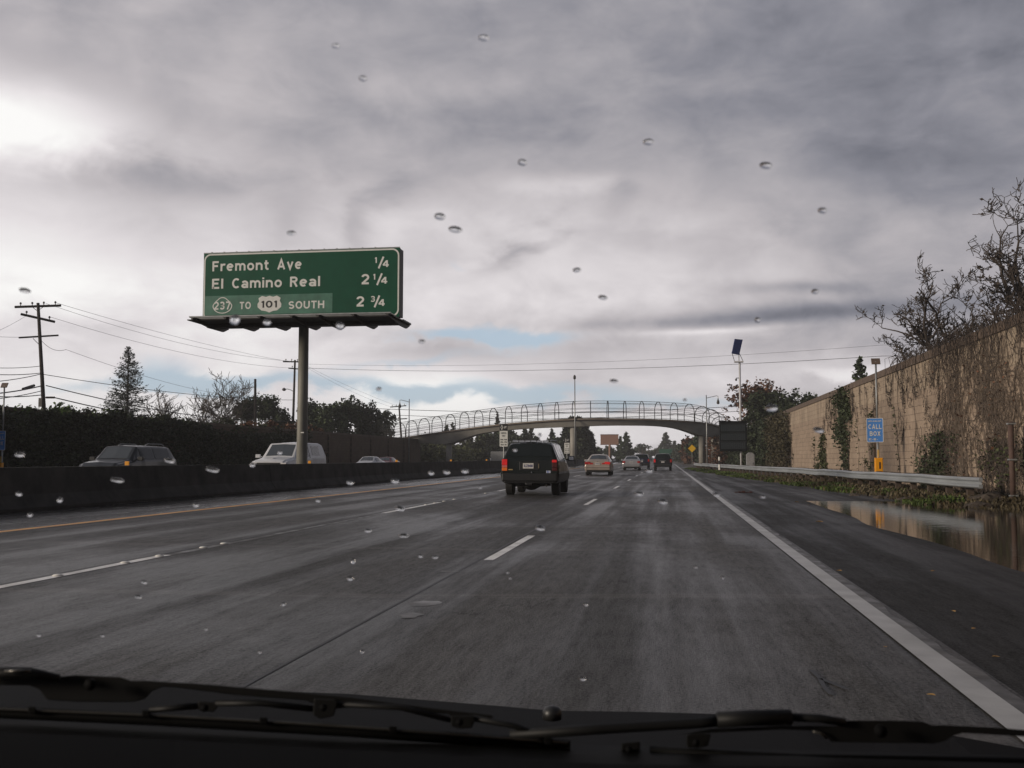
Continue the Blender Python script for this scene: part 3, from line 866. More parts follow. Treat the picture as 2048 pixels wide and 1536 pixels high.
def creeper(label, seed, starts, material, leaves=0, leaf=.10, lm=None, kids=5, off=.06, zmax=5.2, ylim=(-5, 130), wob=.30):
    rnd = random.Random(seed)
    b = MB(); tips = []
    starts = [(y * 1.012 + 1.5, z, L, hd, r) for (y, z, L, hd, r) in starts]
    for (y, z, L, hd, r) in starts: tips += vine_stems(b, rnd, y, z, L, hd, r, 0, zmax, ylim, wob, kids)
    y0, z0 = starts[0][0], 0.0
    loc = Vector((WALLX, y0, -.1))
    b.v = [(v[0] - loc.x, v[1] - loc.y, v[2] - loc.z) for v in b.v]
    e = empty('creeper', loc, label, 'creeper', 'creepers climbing the sound wall')
    b.build('stems', material, e)
    if leaves:
        P = []
        while len(P) < leaves:
            t = rnd.choice(tips)
            P.append(t - loc + Vector((-abs(rnd.gauss(0, off)), rnd.gauss(0, .10), rnd.gauss(0, .10))))
        leaf_quads(P, leaf, rnd).build('leaves', lm or M_fol_ivy, e)
    return e
r_ = random.Random(4)
creeper('dense net of bare brown vines covering the near right end of the sound wall', 11,
        [(r_.uniform(13, 36), -.1, r_.uniform(3.5, 7), r_.gauss(1.6, .5), r_.uniform(.018, .034)) for _ in range(30)] +
        [(r_.uniform(12, 31), r_.uniform(4.2, 5.2), r_.uniform(3.0, 6), r_.gauss(-1.0, .5) if r_.random() < .6 else r_.gauss(-2.0, .4), r_.uniform(.012, .024)) for _ in range(18)],
        M_vine, 600, .06, M_fol_rd, kids=5, ylim=(8, 44))
creeper('bare vine tendrils hanging from the cap in the middle of the sound wall', 12,
        [(r_.uniform(33, 66), 5.0, abs(r_.gauss(.9, .5)) + .3, r_.gauss(-1.57, .2), .009) for _ in range(60)] +
        [(r_.uniform(34, 46), 5.0, r_.uniform(1.5, 3.4), r_.gauss(-1.6, .25), .012) for _ in range(4)],
        M_vine2, 350, .05, M_vine2, kids=2)
creeper('one long thin bare vine slanting up the wall right of the call box', 13, [(44.2, -.1, 3.9, 1.42, .026)], M_vine2, 60, .07, M_fol_ol, kids=1, wob=.08)
creeper('leafy dark creeper bush at the foot of the wall beside the net of bare vines', 14,
        [(r_.uniform(36.2, 38.0), -.1, r_.uniform(1.2, 2.5), r_.gauss(1.6, .2), .02) for _ in range(12)] + [(r_.uniform(38, 41), -.1, r_.uniform(.5, 1.0), r_.gauss(1.6, .4), .02) for _ in range(8)], M_vine2, 1300, .07, M_fol_ivy, kids=5, off=.15, zmax=2.2)
creeper('green weedy creeper low on the near end of the wall behind the rail end', 15,
        [(r_.uniform(30, 33), -.1, r_.uniform(.9, 2.2), r_.gauss(1.6, .3), .016) for _ in range(12)], M_vine2, 330, .06, M_fol_ol, kids=5, off=.12, zmax=1.8)
creeper('short spiky creeper just left of the call box post', 16,
        [(r_.uniform(49.2, 54.5), -.1, r_.uniform(.8, 2.6), r_.gauss(1.57, .05), .022) for _ in range(7)], M_vine2, 420, .08, M_fol_ol, kids=1, off=.10, wob=.10)
creeper('tall narrow dark creeper reaching the cap in the middle of the wall', 17,
        [(r_.uniform(56.9, 58.9), -.1, r_.uniform(2.5, 5.6), r_.gauss(1.57, .03), .03) for _ in range(12)], M_vine2, 2600, .10, M_fol_ivy, kids=2, off=.12, wob=.08)
creeper('low fan of spiky green shoots between the two tallest creepers', 18,
        [(r_.uniform(64, 70.5), -.1, r_.uniform(.9, 2.9), r_.gauss(1.57, .07), .03) for _ in range(14)], M_vine2, 1100, .10, M_fol_ol, kids=1, off=.10, wob=.07, zmax=2.8)
creeper('broad olive brown creeper covering the wall full height beside the dark far one', 19,
        [(r_.uniform(87, 103), -.1, r_.uniform(3.5, 5.6), r_.gauss(1.57, .12), .04) for _ in range(46)], M_vine, 7000, .14, M_fol_brn, kids=5, off=.18, wob=.16)
creeper('very dark leafy creeper on the far part of the wall beside the grey cabinet', 20,
        [(r_.uniform(104.5, 111), -.1, r_.uniform(3.5, 5.6), r_.gauss(1.57, .12), .04) for _ in range(26)], M_vine2, 6500, .18, M_fol_dk, kids=5, off=.25, wob=.16)
# bare twigs tumbling over the cap at the near end
rq = random.Random(91)
e = empty('creeper', (WALLX, 34, WT), 'tangle of bare brown twigs tumbling over the wall cap at the right edge', 'creeper', 'creepers climbing the sound wall')
b = MB()
for _ in range(420):
    y = rq.uniform(14, 39) if rq.random() < .75 else rq.uniform(30, 47)
    x0 = wx(y) + rq.uniform(-.05, .3); z = WT + rq.uniform(-.05, .1); L = rq.uniform(.4, 1.5); hd = rq.gauss(0, .8)
    P = [(x0, y, z), (x0 - .15, y + hd * .2, z + rq.uniform(.05, .45)), (wx(y) - rq.uniform(.12, .4), y + hd * .5, z + rq.uniform(-.2, .25)), (wx(y) - rq.uniform(.08, .35), y + hd * .8, z - L * .5), (wx(y) - rq.uniform(.05, .3), y + hd, z - L)]
    b.tube([(p[0] - WALLX, p[1] - 34, p[2] - WT) for p in P], [.014, .012, .010, .008, .005], 3, cap=False)
b.build('stems', M_vine2, e)
# brown stand pipe
e = empty('stand_pipe', (9.5, 30.4, -.1), 'rusty brown vertical stand pipe against the near end of the sound wall', 'pipe')
MB().tube([(0, 0, -.2), (0, 0, 2.32)], .075, 12).build('pipe', mat('rust_brown', (.075, .045, .035), .8, var=.35, scale=4), e, smooth=True)
for z in (.25, 1.25, 2.25):
    b = MB(); b.box(-.09, .12, -.09, .09, z, z + .04); b.build('clamp', M_galv, e)

# raised white lane dots on the left lane line
M_dot = mat('lane_dot_ceramic', (.70, .68, .62), .3, var=.12)
dmb = MB().lathe((0, 0, 0), [(.052, 0), (.050, .008), (.036, .016), (.012, .019)], 14)
dot = None
for i, (px, py) in enumerate([(113, 1152), (248, 1126), (328, 1113), (415, 1096), (454, 1088), (848, 1010), (867, 1006.5), (886, 1003), (903, 999), (971, 987)]):
    r = ray(px, py); t = (.07 - CAMH) / r.z; y = r.y * t
    lb = ['nearest worn white lane dot on the left lane line', 'second nearest white lane dot, at the left', 'white lane dot halfway along the near left dash', 'white lane dot where the left dash thins out', 'white lane dot just past the one where the dash thins out',
          'first of the four close white lane dots left of the dark SUV', 'second of the four close white lane dots', 'third of the four close white lane dots', 'fourth and farthest of the four close white lane dots', 'lone white lane dot just left of the dark SUV tyres'][i]
    o = dmb.build('lane_dot', M_dot, smooth=True) if dot is None else dot.copy()
    if dot is not None: COL.objects.link(o)
    dot = dot or o
    o.location = (-5.82, y, zg(-5.82, y) + .002); tag(o, lb, 'lane dot', 'raised dots on the left lane line')
# ------------------------------------------------------------------ guard rail
def guardrail():
    e = empty('guardrail', (8.6, 30.1, -.1), 'galvanised steel guardrail beam on posts along the right shoulder', 'guardrail')
    L = Vector((8.6, 30.1, -.1))
    prof = [(0, .155), (-.035, .15), (-.085, .115), (-.085, .075), (-.015, .03), (-.015, -.03), (-.085, -.075), (-.085, -.115), (-.035, -.15), (0, -.155)]
    Ys = [30.1 + 1.905 * k for k in range(60)]
    b = MB(); n = len(prof)
    def gz(Y): return zg(rail_x(Y), max(Y, 34)) * .6 - .04 + .56 + .025 * nz(Y * .12, 2) - .02 * sst(80, 140, Y)
    for i, Y in enumerate(Ys):
        for u, w in prof: b.v.append(tuple(Vector((rail_x(Y) + u, Y, gz(Y) + w)) - L))
    for i in range(len(Ys) - 1):
        for j in range(n - 1):
            o = i * n + j; b.f.append((o, o + 1, o + n + 1, o + n))
    o = b.build('beam', M_rail, e, smooth=False)
    so_ = o.modifiers.new('thickness', 'SOLIDIFY'); so_.thickness = .012
    for i, Y in enumerate(Ys[::1]):
        if i > 36 and i % 2: continue
        x = rail_x(Y) + .02; z = gz(Y)
        if i == 0: continue
        p = MB(); p.box(x + .18 - L.x, x + .36 - L.x, Y - .09 - L.y, Y + .09 - L.y, -.4 - L.z, z + .16 - L.z); p.build('post', M_wood, e)
        p = MB(); p.box(x - L.x, x + .18 - L.x, Y - .075 - L.y, Y + .075 - L.y, z - .17 - L.z, z + .17 - L.z); p.build('block', M_wood, e)
    b = MB(); Y = 30.1
    for dz_ in (-.1, .1): b.box(8.6 - .08 - L.x, 8.6 - L.x + .02, Y - .03 - L.y, Y + .0 - L.y, gz(Y) + dz_ * .9 - .05 - L.z, gz(Y) + dz_ * .9 + .05 - L.z)
    b.build('end_cap', M_rail, e)
M_rail = mat('rail_galvanised', (.34, .36, .37), .42, .45, var=.22, scale=1.5, stretch=(1, .3, 1))
M_wood = mat('treated_post', (.070, .050, .036), .9, var=.4, scale=4)
guardrail()

# ------------------------------------------------------------------ emergency call boxes
M_blue = mat('sign_blue', (.085, .27, .70), .45, var=.06)
M_boxy = mat('call_box_yellow', (.80, .34, .01), .4, var=.08)
def call_box(loc, label, rz=0):
    e = empty('call_box', loc, label, 'call box', 'roadside emergency call boxes', rz)
    b = MB(); b.tube([(0, 0, -.35), (0, 0, 2.3)], .05, 10); b.tube([(0, 0, 2.3), (0, 0, 5.35)], .040, 10); b.build('pole', M_galv, e, smooth=True)
    Mx = Matrix.Translation((0, 0, 5.35)) @ Matrix.Rotation(R(-28), 4, 'X')
    b = MB(); b.box(-.18, .18, -.02, .02, -.14, .14, Mx); b.box(-.03, .03, .02, .09, -.05, .05, Mx); b.build('solar_panel', mat('panel_back', (.12, .085, .065), .5), e)
    b = MB(); b.prism(rrect(-.46, .22, 1.93, 2.95, .05), -.085, -.078, lambda u, v, d: Vector((u, d, v))); b.build('sign_plate', M_blue, e)
    b = MB(); ring_prism(b, rrect(-.46, .22, 1.93, 2.95, .05), rrect(-.438, .198, 1.952, 2.928, .04), -.090, -.0845, lambda u, v, d: Vector((u, d, v))); b.build('sign_border', M_signw, e)
    def T(s, x, z, w, h):
        M = Matrix.Translation((x, -.089, z)) @ Matrix.Rotation(PI / 2, 4, 'X')
        text_obj('lettering', s, h, M_signw, e, M, bold=h * .04, width=w, height=h, extrude=.002)
    def T2(s, x, z, w, h): sign_text('lettering', s, h, M_signw, e, Matrix.Translation((x, -.0905, z)) @ Matrix.Rotation(PI / 2, 4, 'X'), width=w)
    T('SANTA CLARA CNTY', -.39, 2.79, .54, .055); T2('CALL', -.38, 2.49, .53, .19); T2('BOX', -.33, 2.20, .43, .19); T('SC - 85 -', -.38, 2.01, .36, .09)
    b = MB(); b.box(-.17, .15, -.20, -.04, .68, 1.28); b.box(-.15, .13, -.225, -.20, .72, 1.24); b.build('phone_box', M_boxy, e, bevel=.02)
    b = MB(); b.box(-.01, .05, -.232, -.225, .82, 1.10); b.box(.10, .14, -.16, -.05, .66, .69); b.build('phone_handle', M_dkplast, e)
    b = MB(); b.box(-.045, .02, -.065, -.05, 1.3, 1.62); b.build('number_strip', mat('strip', (.70, .45, .12), .5), e)
    return e
pc = at_Y(1757.5, 960, 45)
cb = call_box((pc.x, 45, -.05), 'blue CALL BOX sign and yellow phone box on a tall post before the tan wall')
pc = at_Y(3, 917, 49.3)
copy_tree(cb, (pc.x + .02, 49.3, -.30), 0, 'blue CALL BOX sign before the dark hedge, cut off at the left edge')

# ------------------------------------------------------------------ message sign, its solar mast, cabinet, marker
def message_sign():
    Y = 85.0
    a, c = at_Y(1438, 843, Y), at_Y(1494, 903, Y); pb = at_Y(1482, 903, Y)
    z0 = -.1
    e = empty('message_sign', (pb.x, Y, z0), 'blank black electronic message board on a pale post with a solar panel above', 'message sign')
    X0, X1, Z0, Z1 = a.x - pb.x, c.x - pb.x, c.z - z0, a.z - z0
    M_blk = mat('sign_housing', (.006, .007, .008), .5, spec=.2)
    b = MB(); b.box(X0, X1, -.34, -.10, Z0, Z1); b.box(X0 - .04, X1 + .04, -.42, -.05, Z1 - .05, Z1 + .02); b.build('housing', M_blk, e, bevel=.015)
    M_led = mat('led_rows', (.020, .027, .030), .35)
    rows = 3; h = (Z1 - Z0 - .3) / rows
    for k in range(rows):
        b = MB(); z = Z0 + .15 + k * h
        for q in range(12):
            x = X0 + .12 + (X1 - X0 - .24) * q / 12
            b.box(x, x + (X1 - X0 - .24) / 12 - .02, -.352, -.34, z + .05, z + h - .12)
        b.build('message_row', M_led, e)
        b = MB(); b.box(X0 + .05, X1 - .05, -.40, -.34, z + h - .08, z + h - .055); b.build('louvre', mat('louvre', (.03, .034, .036), .4), e)
    M_pale = mat('pale_post', (.52, .52, .53), .5, var=.12, scale=3)
    zt = at_Y(1476, 711, Y).z - z0; zp = at_Y(1476, 725, Y).z - z0; ztop = at_Y(1476, 678, Y).z - z0
    b = MB(); b.tube([(0, 0, -.3), (0, 0, zp)], .085, 12); b.tube([(-.05, 0, zp), (-.05, 0, zt + .3)], .04, 8); b.build('mast', M_pale, e, smooth=True)
    b = MB(); b.box(-.42, .30, -.25, .25, zp, zp + .10); b.build('platform', M_pale, e)
    P = [at_Y(x, y, Y + d) - Vector((pb.x, Y, z0)) for x, y, d in ((1463, 707, -.45), (1478, 710, -.05), (1485, 679.5, .45), (1469, 678, .0))]
    nrm = (P[1] - P[0]).cross(P[3] - P[0]).normalized() * .04
    b = MB(); i = 0
    b.v = [tuple(p) for p in P] + [tuple(p + nrm) for p in P]
    b.f = [(0, 1, 2, 3), (7, 6, 5, 4), (0, 1, 5, 4), (1, 2, 6, 5), (2, 3, 7, 6), (3, 0, 4, 7)]
    b.build('solar_panel', mat('solar_blue', (.045, .07, .24), .25, spec=.5), e)
    b = MB(); 
    for q, t in ((P[0], -.40), (P[1], .28)):
        b.tube([tuple(q.lerp(P[3] if t < 0 else P[2], .1)), (t, 0, zp + .1)], .025, 5)
    b.build('bracket', M_darksteel, e)
    b = MB(); b.box(-.30, 0, -.05, .02, zp - 1.3, zp - 1.24); b.lathe((-.30, 0, zp - 1.5), [(.06, 0), (.09, .1), (.03, .2)], 8); b.build('sensor', M_darksteel, e)
message_sign()
Y = 88.0
a, c = at_Y(1492.5, 905, Y), at_Y(1509, 934, Y)
e = empty('roadside_cabinet', ((a.x + c.x) / 2, Y, -.1), 'pale grey metal cabinet with chamfered top beside the message board post', 'cabinet')
hw = (c.x - a.x) / 2; h = a.z + .1
b = MB(); b.prism([(-hw, 0), (hw, 0), (hw, h - .18), (hw - .2, h), (-hw + .2, h), (-hw, h - .18)], -.3, .3, lambda u, v, d: Vector((u, d, v))); b.build('housing', mat('cabinet_grey', (.24, .24, .25), .55), e, bevel=.01)
b = MB(); b.box(-hw + .06, hw - .06, -.312, -.302, .12, h - .24); b.build('door', mat('cabinet_door', (.26, .26, .27), .5), e)
b = MB(); b.box(hw - .16, hw - .12, -.34, -.312, .8, .95); b.build('latch', M_darksteel, e)
b = MB(); b.box(-hw - .1, hw + .1, -.4, .4, -.25, .02); b.build('plinth', M_barrier, e)
def marker(px, Y, label):
    p = at_Y(px, 934, Y)
    e = empty('marker_post', (p.x, Y, -.1), label, 'marker post')
    MB().lathe((0, 0, 0), [(.10, -.1), (.10, .06), (.075, .10), (.075, 1.45), (.05, 1.5)], 12).build('post', M_signbk, e)
    b = MB()
    for z0_, z1_ in ((.30, .78), (1.12, 1.44)): b.lathe((0, 0, 0), [(.086, z0_), (.088, z0_ + .01), (.088, z1_ - .01), (.086, z1_)], 12)
    b.build('reflective_band', M_signw, e)
marker(1439, 92, 'short black and white banded marker post behind the rail left of the message board')

# ------------------------------------------------------------------ pedestrian bridge
M_brc = mat('bridge_concrete', (.30, .285, .255), .8, var=.16, scale=.6, bump=.15)
M_brd = mat('bridge_deck_edge', (.19, .155, .125), .8, var=.2, scale=1)
M_cage = mat('cage_steel', (.010, .010, .010), .7, .0)
def bridge():
    YB = 141.0
    pts = [(-52, 157), (-46, 152.5), (-40, 149.2), (-31.5, 145.4), (-22, 142.4), (-12.6, 141), (-5, 141.8), (0, 143.4), (4.2, 145.6), (6.6, 149), (7.9, 153.2), (8.4, 158), (8.4, 164), (8.4, 172)]
    zt = {-52: 2.4, -46: 3.1, -40: 4.0, -31.5: 5.05, -22: 6.05, -12.6: 6.62, -5: 6.62, 0: 6.50, 4.2: 6.2, 6.6: 5.55, 7.9: 4.7, 8.4: 3.7}
    zs = [zt[p[0]] for p in pts]; zs[-2] = 3.0; zs[-1] = 2.4
    # resample with Catmull-Rom
    P = [Vector((x, y, z)) for (x, y), z in zip(pts, zs)]
    C = []
    for i in range(len(P) - 1):
        p0, p1, p2, p3 = P[max(i - 1, 0)], P[i], P[i + 1], P[min(i + 2, len(P) - 1)]
        for k in range(12):
            t = k / 12
            C.append(.5 * ((2 * p1) + (p2 - p0) * t + (2 * p0 - 5 * p1 + 4 * p2 - p3) * t * t + (3 * p1 - p0 - 3 * p2 + p3) * t ** 3))
    C.append(P[-1])
    S = [0]
    for a, c in zip(C, C[1:]): S.append(S[-1] + (c - a).length)
    def at(s):
        s = max(0, min(S[-1] - 1e-6, s)); import bisect
        i = bisect.bisect_right(S, s) - 1; t = (s - S[i]) / (S[i + 1] - S[i])
        p = C[i].lerp(C[i + 1], t); d = (C[i + 1] - C[i]).normalized()
        return p, d, Vector((d.y, -d.x, 0)).normalized()
    O = Vector((MED, YB, 0))
    e = empty('footbridge', O, 'arched concrete pedestrian bridge with a hooped safety cage spanning the whole freeway', 'footbridge')
    piers = []
    for px, X in ((878, -31.2), (1149, MED), (1405.5, 4.9)):
        s = min((abs(at(q * .25)[0].x - X), q * .25) for q in range(int(S[-1] * 4)))[1]; piers.append(s)
    def depth(s, p):
        d = min(abs(s - q) for q in piers)
        side = min(abs(s - piers[0]), abs(s - piers[2])); mid = abs(s - piers[1])
        k = .68 + .95 * math.exp(-(side / 3.6) ** 2) + .18 * math.exp(-(mid / 5) ** 2)
        if p.x < -33: k = max(k, .5 + sst(-33, -41, p.x) if False else k + .35 * min(1, (-33 - p.x) / 6))
        return k
    n = int(S[-1] / 1.0)
    top, gird = MB(), MB()
    for i in range(n + 1):
        p, d, w = at(S[-1] * i / n); k = depth(S[-1] * i / n, p)
        for u, v in ((-1.5, 0), (1.5, 0), (1.5, -.20), (-1.5, -.20)): top.v.append(tuple(p + w * u + Vector((0, 0, v)) - O))
        for u, v in ((-1.25, -.203), (1.25, -.203), (.75, -.2 - k), (-.75, -.2 - k)): gird.v.append(tuple(p + w * u + Vector((0, 0, v)) - O))
    for b in (top, gird):
        for i in range(n):
            for j in range(4):
                o = 4 * i; b.f.append((o + j, o + (j + 1) % 4, o + 4 + (j + 1) % 4, o + 4 + j))
        b.f += [(0, 1, 2, 3), tuple(4 * n + j for j in range(4))]
    top.build('deck', M_brd, e); gird.build('girder', M_brc, e)
    for s, X in zip(piers, (-31.2, MED, 4.9)):
        p, d, w = at(s); k = depth(s, p)
        z0 = zg(X, p.y) - .3
        if X < -35: z0 = -.6
        b = MB(); b.lathe((p.x - O.x, p.y - O.y, 0), [(.46, z0), (.46, p.z - .2 - k + .06), (.60, p.z - .2 - k + .3)] if X > 0 else [(.44, z0), (.44, p.z - .2 - k + .05)], 24)
        b.build('pier', M_brc, e, smooth=True)
    # sloping abutment walls at both ends
    b = MB()
    for s in [q * 1.0 for q in range(0, int(S[-1]))]:
        p, d, w = at(s)
        if p.x > -37.0: break
        p2, d2, w2 = at(s + 1.0)
        i = len(b.v)
        for pp, ww in ((p, w), (p2, w2)):
            for u, v in ((-1.35, -.22), (1.35, -.22), (1.35, -99), (-1.35, -99)):
                q_ = pp + ww * u; q_.z = pp.z + v if v > -50 else -.6
                b.v.append(tuple(q_ - O))
        for j in range(4): b.f.append((i + j, i + (j + 1) % 4, i + 4 + (j + 1) % 4, i + 4 + j))
        b.f += [(i, i + 1, i + 2, i + 3), (i + 4, i + 5, i + 6, i + 7)]
    b.build('ramp_wall', mat('ramp_wall', (.115, .088, .068), .85, var=.3, scale=.7), e)
    b = MB()
    s = min((abs(at(q * .25)[0].y - 152) + (0 if at(q * .25)[0].x > 0 else 99), q * .25) for q in range(int(S[-1] * 4)))[1]
    for q in range(14):
        p, d, w = at(s + q * 1.0 if s + q < S[-1] else S[-1] - .01)
        p2, d2, w2 = at(min(S[-1] - .005, s + q + 1.0))
        i = len(b.v)
        for pp, ww in ((p, w), (p2, w2)):
            for u, v in ((-1.3, -.22), (1.3, -.22), (1.3, -99), (-1.3, -99)):
                q_ = pp + ww * u; q_.z = pp.z + v if v > -50 else -.4
                b.v.append(tuple(q_ - O))
        for j in range(4): b.f.append((i + j, i + (j + 1) % 4, i + 4 + (j + 1) % 4, i + 4 + j))
        if (p - p2).length < .2: break
    b.f.append((0, 1, 2, 3))
    b.build('ramp_wall', M_brc, e)
    # the cage: hoops, long rails, fine mesh
    def hoop(u0=1.3, H=2.45):
        L = [(-u0, 0), (-u0, 1.25)]
        for k in range(1, 12):
            t = PI - PI * k / 12; L.append((u0 * math.cos(t), 1.25 + (H - 1.25) * math.sin(t)))
        L += [(u0, 1.25), (u0, 0)]; return L
    HP = hoop(); step = 2.35; k = 0; s = 1.0
    while s < S[-1] - .5:
        p, d, w = at(s)
        b = MB(); b.tube([tuple(p + w * u + Vector((0, 0, v)) - O) for u, v in HP], .055, 5, cap=False); b.build('hoop', M_cage, e)
        s += step; k += 1
    ns = int(S[-1] / 1.2)
    for (u, v, r) in ((-1.3, .9, .032), (1.3, .9, .032), (-1.3, 1.75 - .35, .022), (1.3, 1.75 - .35, .022), (-.92, 2.10, .022), (.92, 2.10, .022), (0, 2.45, .03), (-1.3, .12, .025), (1.3, .12, .025)):
        b = MB(); b.tube([tuple(at(S[-1] * i / ns)[0] + at(S[-1] * i / ns)[2] * u + Vector((0, 0, v)) - O) for i in range(ns + 1)], r, 4, cap=False); b.build('rail', M_cage, e)
    m, nn, pr = new_mat('cage_mesh'); pr.inputs['Base Color'].default_value = (.02, .02, .02, 1); pr.inputs['Alpha'].default_value = .06
    b = MB(); c = len(HP)
    for i in range(ns + 1):
        p, d, w = at(S[-1] * i / ns)
        for u, v in HP: b.v.append(tuple(p + w * (u * .98) + Vector((0, 0, v)) - O))
    for i in range(ns):
        for j in range(c - 1):
            o = i * c + j; b.f.append((o, o + 1, o + c + 1, o + c))
    b.build('mesh_screen', m, e)
bridge()

# ------------------------------------------------------------------ street lamps
def street_lamp(px, pytop, Y, arm, label, base_z=-.2):
    t = at_Y(px, pytop, Y)
    e = empty('street_lamp', (t.x, Y, base_z), label, 'street lamp', 'street lamps near the footbridge')
    H = t.z - base_z
    MB().tube([(0, 0, 0), (0, 0, H)], [.10, .06], 8).build('pole', M_galv, e, smooth=True)
    if arm:
        MB().tube([(0, 0, H - .42), (arm * .85, 0, H - .12), (arm, 0, H - .18), (arm, 0, H - .5)], .045, 6).build('arm', M_galv, e)
        MB().lathe((arm, 0, H - 1.25), [(.10, 0), (.20, .12), (.17, .42), (.08, .60), (.07, .78)], 12).build('lamp_head', M_darksteel, e, smooth=True)
    else:
        MB().lathe((0, -.25, H - .55), [(.08, 0), (.19, .12), (.17, .45), (.07, .6)], 12).build('lamp_head', M_darksteel, e, smooth=True)
        MB().tube([(0, 0, H - .05), (0, -.25, H), (0, -.25, H - .1)], .04, 6).build('arm', M_galv, e)
    return e
street_lamp(818.5, 798, 139, -1.35, 'lamp with a short arm beside the left ramp of the footbridge')
street_lamp(1149.5, 751, 139.4, 0, 'tall straight lamp pole rising over the middle pier of the footbridge', .4)
street_lamp(1412.5, 790, 140, 1.55, 'lamp with its arm to the right beside the right end of the footbridge')

# ------------------------------------------------------------------ median and roadside signs
def lane_sign(px, Y, top, mid, bot, w, label):
    p = at_Y(px, 917, Y); x = p.x
    zb, zm, zt = at_Y(px, bot, Y).z, at_Y(px, mid, Y).z, at_Y(px, top, Y).z
    e = empty('lane_sign', (x, Y, BT), label, 'road sign', 'carpool lane signs on the median barrier')
    MB().tube([(0, 0, -.1), (0, 0, zt - BT)], .045, 8).build('pole', M_galv, e)
    F = lambda u, v, d: Vector((u, d, v))
    hw = w / 2
    b = MB(); b.prism(rrect(-hw, hw, zb - BT, zm - BT - .01, .04), -.07, -.055, F); b.build('white_panel', M_signw, e)
    b = MB(); b.prism(rrect(-hw, hw, zm - BT + .01, zt - BT, .04), -.07, -.055, F); b.build('black_panel', M_signbk, e)
    zc = (zm + zt) / 2 - BT; r = (zt - zm) * .40
    b = MB(); ring_prism(b, [(-hw * .45, zc - r), (-hw * .15, zc), (-hw * .45, zc + r), (-hw * .75, zc)], [(-hw * .45, zc - r * .6), (-hw * .27, zc), (-hw * .45, zc + r * .6), (-hw * .63, zc)], -.078, -.0705, F)
    b.build('diamond', M_signw, e)
    H = zm - zb
    def T(s, z, wd, h, m=M_signbk, x0=None):
        M = Matrix.Translation((x0 or 0, -.0745, z)) @ Matrix.Rotation(PI / 2, 4, 'X')
        text_obj('lettering', s, h, m, e, M, bold=h * .03, width=wd, height=h, extrude=.002, align='CENTER')
    z0 = zb - BT
    T('CARPOOL', z0 + H * .80, w * .72, H * .10); T('ONLY', z0 + H * .63, w * .42, H * .10)
    T('5AM - 9AM', z0 + H * .39, w * .8, H * .09); T('3PM - 7PM', z0 + H * .23, w * .8, H * .09); T('MON - FRI', z0 + H * .07, w * .7, H * .085)
    T('LEFT', zc - r * .3, w * .32, r * .7, M_signw, hw * .4)
lane_sign(1007.5, 79.9, 848, 861.5, 893, .64, 'white carpool lane sign on the median above the roof of the dark green SUV')
lane_sign(1134, 130.0, 876, 885.5, 907, .66, 'smaller distant carpool lane sign beside the middle bridge pier')
def billboard():
    Y = 227
    a, c = at_Y(1201, 869, Y), at_Y(1237, 889.5, Y); xm = at_Y(1219.5, 900, Y).x
    e = empty('sign_back', (xm, Y, .2), 'plain brown back of a large sign on one post beyond the bridge', 'road sign')
    Mb = mat('sign_back_brown', (.28, .16, .12), .7)
    b = MB(); b.box(a.x - xm, c.x - xm, -.1, .1, c.z - .2, a.z - .2); b.build('panel', Mb, e)
    b = MB(); b.box(a.x - xm - .06, c.x - xm + .06, -.14, -.1, a.z - .30, a.z - .16); b.box(a.x - xm - .06, c.x - xm + .06, -.14, -.1, c.z - .24, c.z - .12); b.build('frame', mat('brown_frame', (.12, .07, .055), .7), e)
    b = MB(); b.tube([(0, 0, -.3), (0, 0, c.z - .1)], .25, 12); b.build('pole', Mb, e, smooth=True)
billboard()
Y = 165
p = at_Y(1384, 897, Y)
e = empty('warning_sign', (p.x, Y, -.1), 'yellow diamond warning sign under the right end of the footbridge', 'road sign')
F = lambda u, v, d: Vector((u, d, v))
r = .66; zc = p.z + .1
MB().prism([(-r, zc), (0, zc - r), (r, zc), (0, zc + r)], -.06, -.045, F).build('panel', mat('sign_yellow', (.72, .42, .01), .5, var=.05), e)
b = MB(); ring_prism(b, [(-r * .95, zc), (0, zc - r * .95), (r * .95, zc), (0, zc + r * .95)], [(-r * .90, zc), (0, zc - r * .90), (r * .90, zc), (0, zc + r * .90)], -.066, -.0605, F); b.build('border', M_signbk, e)
MB().tube([(0, 0, -.2), (0, 0, zc + .5)], .04, 6).build('pole', M_galv, e)
Y = 360
a, c = at_Y(1318, 898, Y), at_Y(1344, 910, Y)
e = empty('distant_guide_sign', ((a.x + c.x) / 2, Y, -.2), 'distant dim green guide sign above the far black SUV', 'road sign')
hw = (c.x - a.x) / 2
MB().prism(rrect(-hw, hw, c.z + .2, a.z + .2, .15), -.1, -.03, F).build('panel', M_green, e)
MB().prism(rrect(-hw * .6, hw * .7, c.z - .55, c.z + .19, .1), -.1, -.04, F).build('exit_tab', mat('sign_yellow', (.7, .5, .02), .5), e)
b = MB(); b.box(-hw * .6, -hw * .6 + .15, -.02, .1, -.2, a.z); b.box(hw * .6, hw * .6 + .15, -.02, .1, -.2, a.z); b.build('posts', M_galv, e)
Y = 196
a, c = at_Y(981, 903, Y), at_Y(1024, 921, Y)
o = MB().box(-1.9, 1.9, -1.0, 1.0, 0, a.z + .3).build('equipment_shed', mat('shed_grey', (.19, .195, .20), .6), loc=((a.x + c.x) / 2, Y, -.3), bevel=.05)
tag(o, 'pale grey flat roofed shed behind the carpool sign on the far side', 'shed')

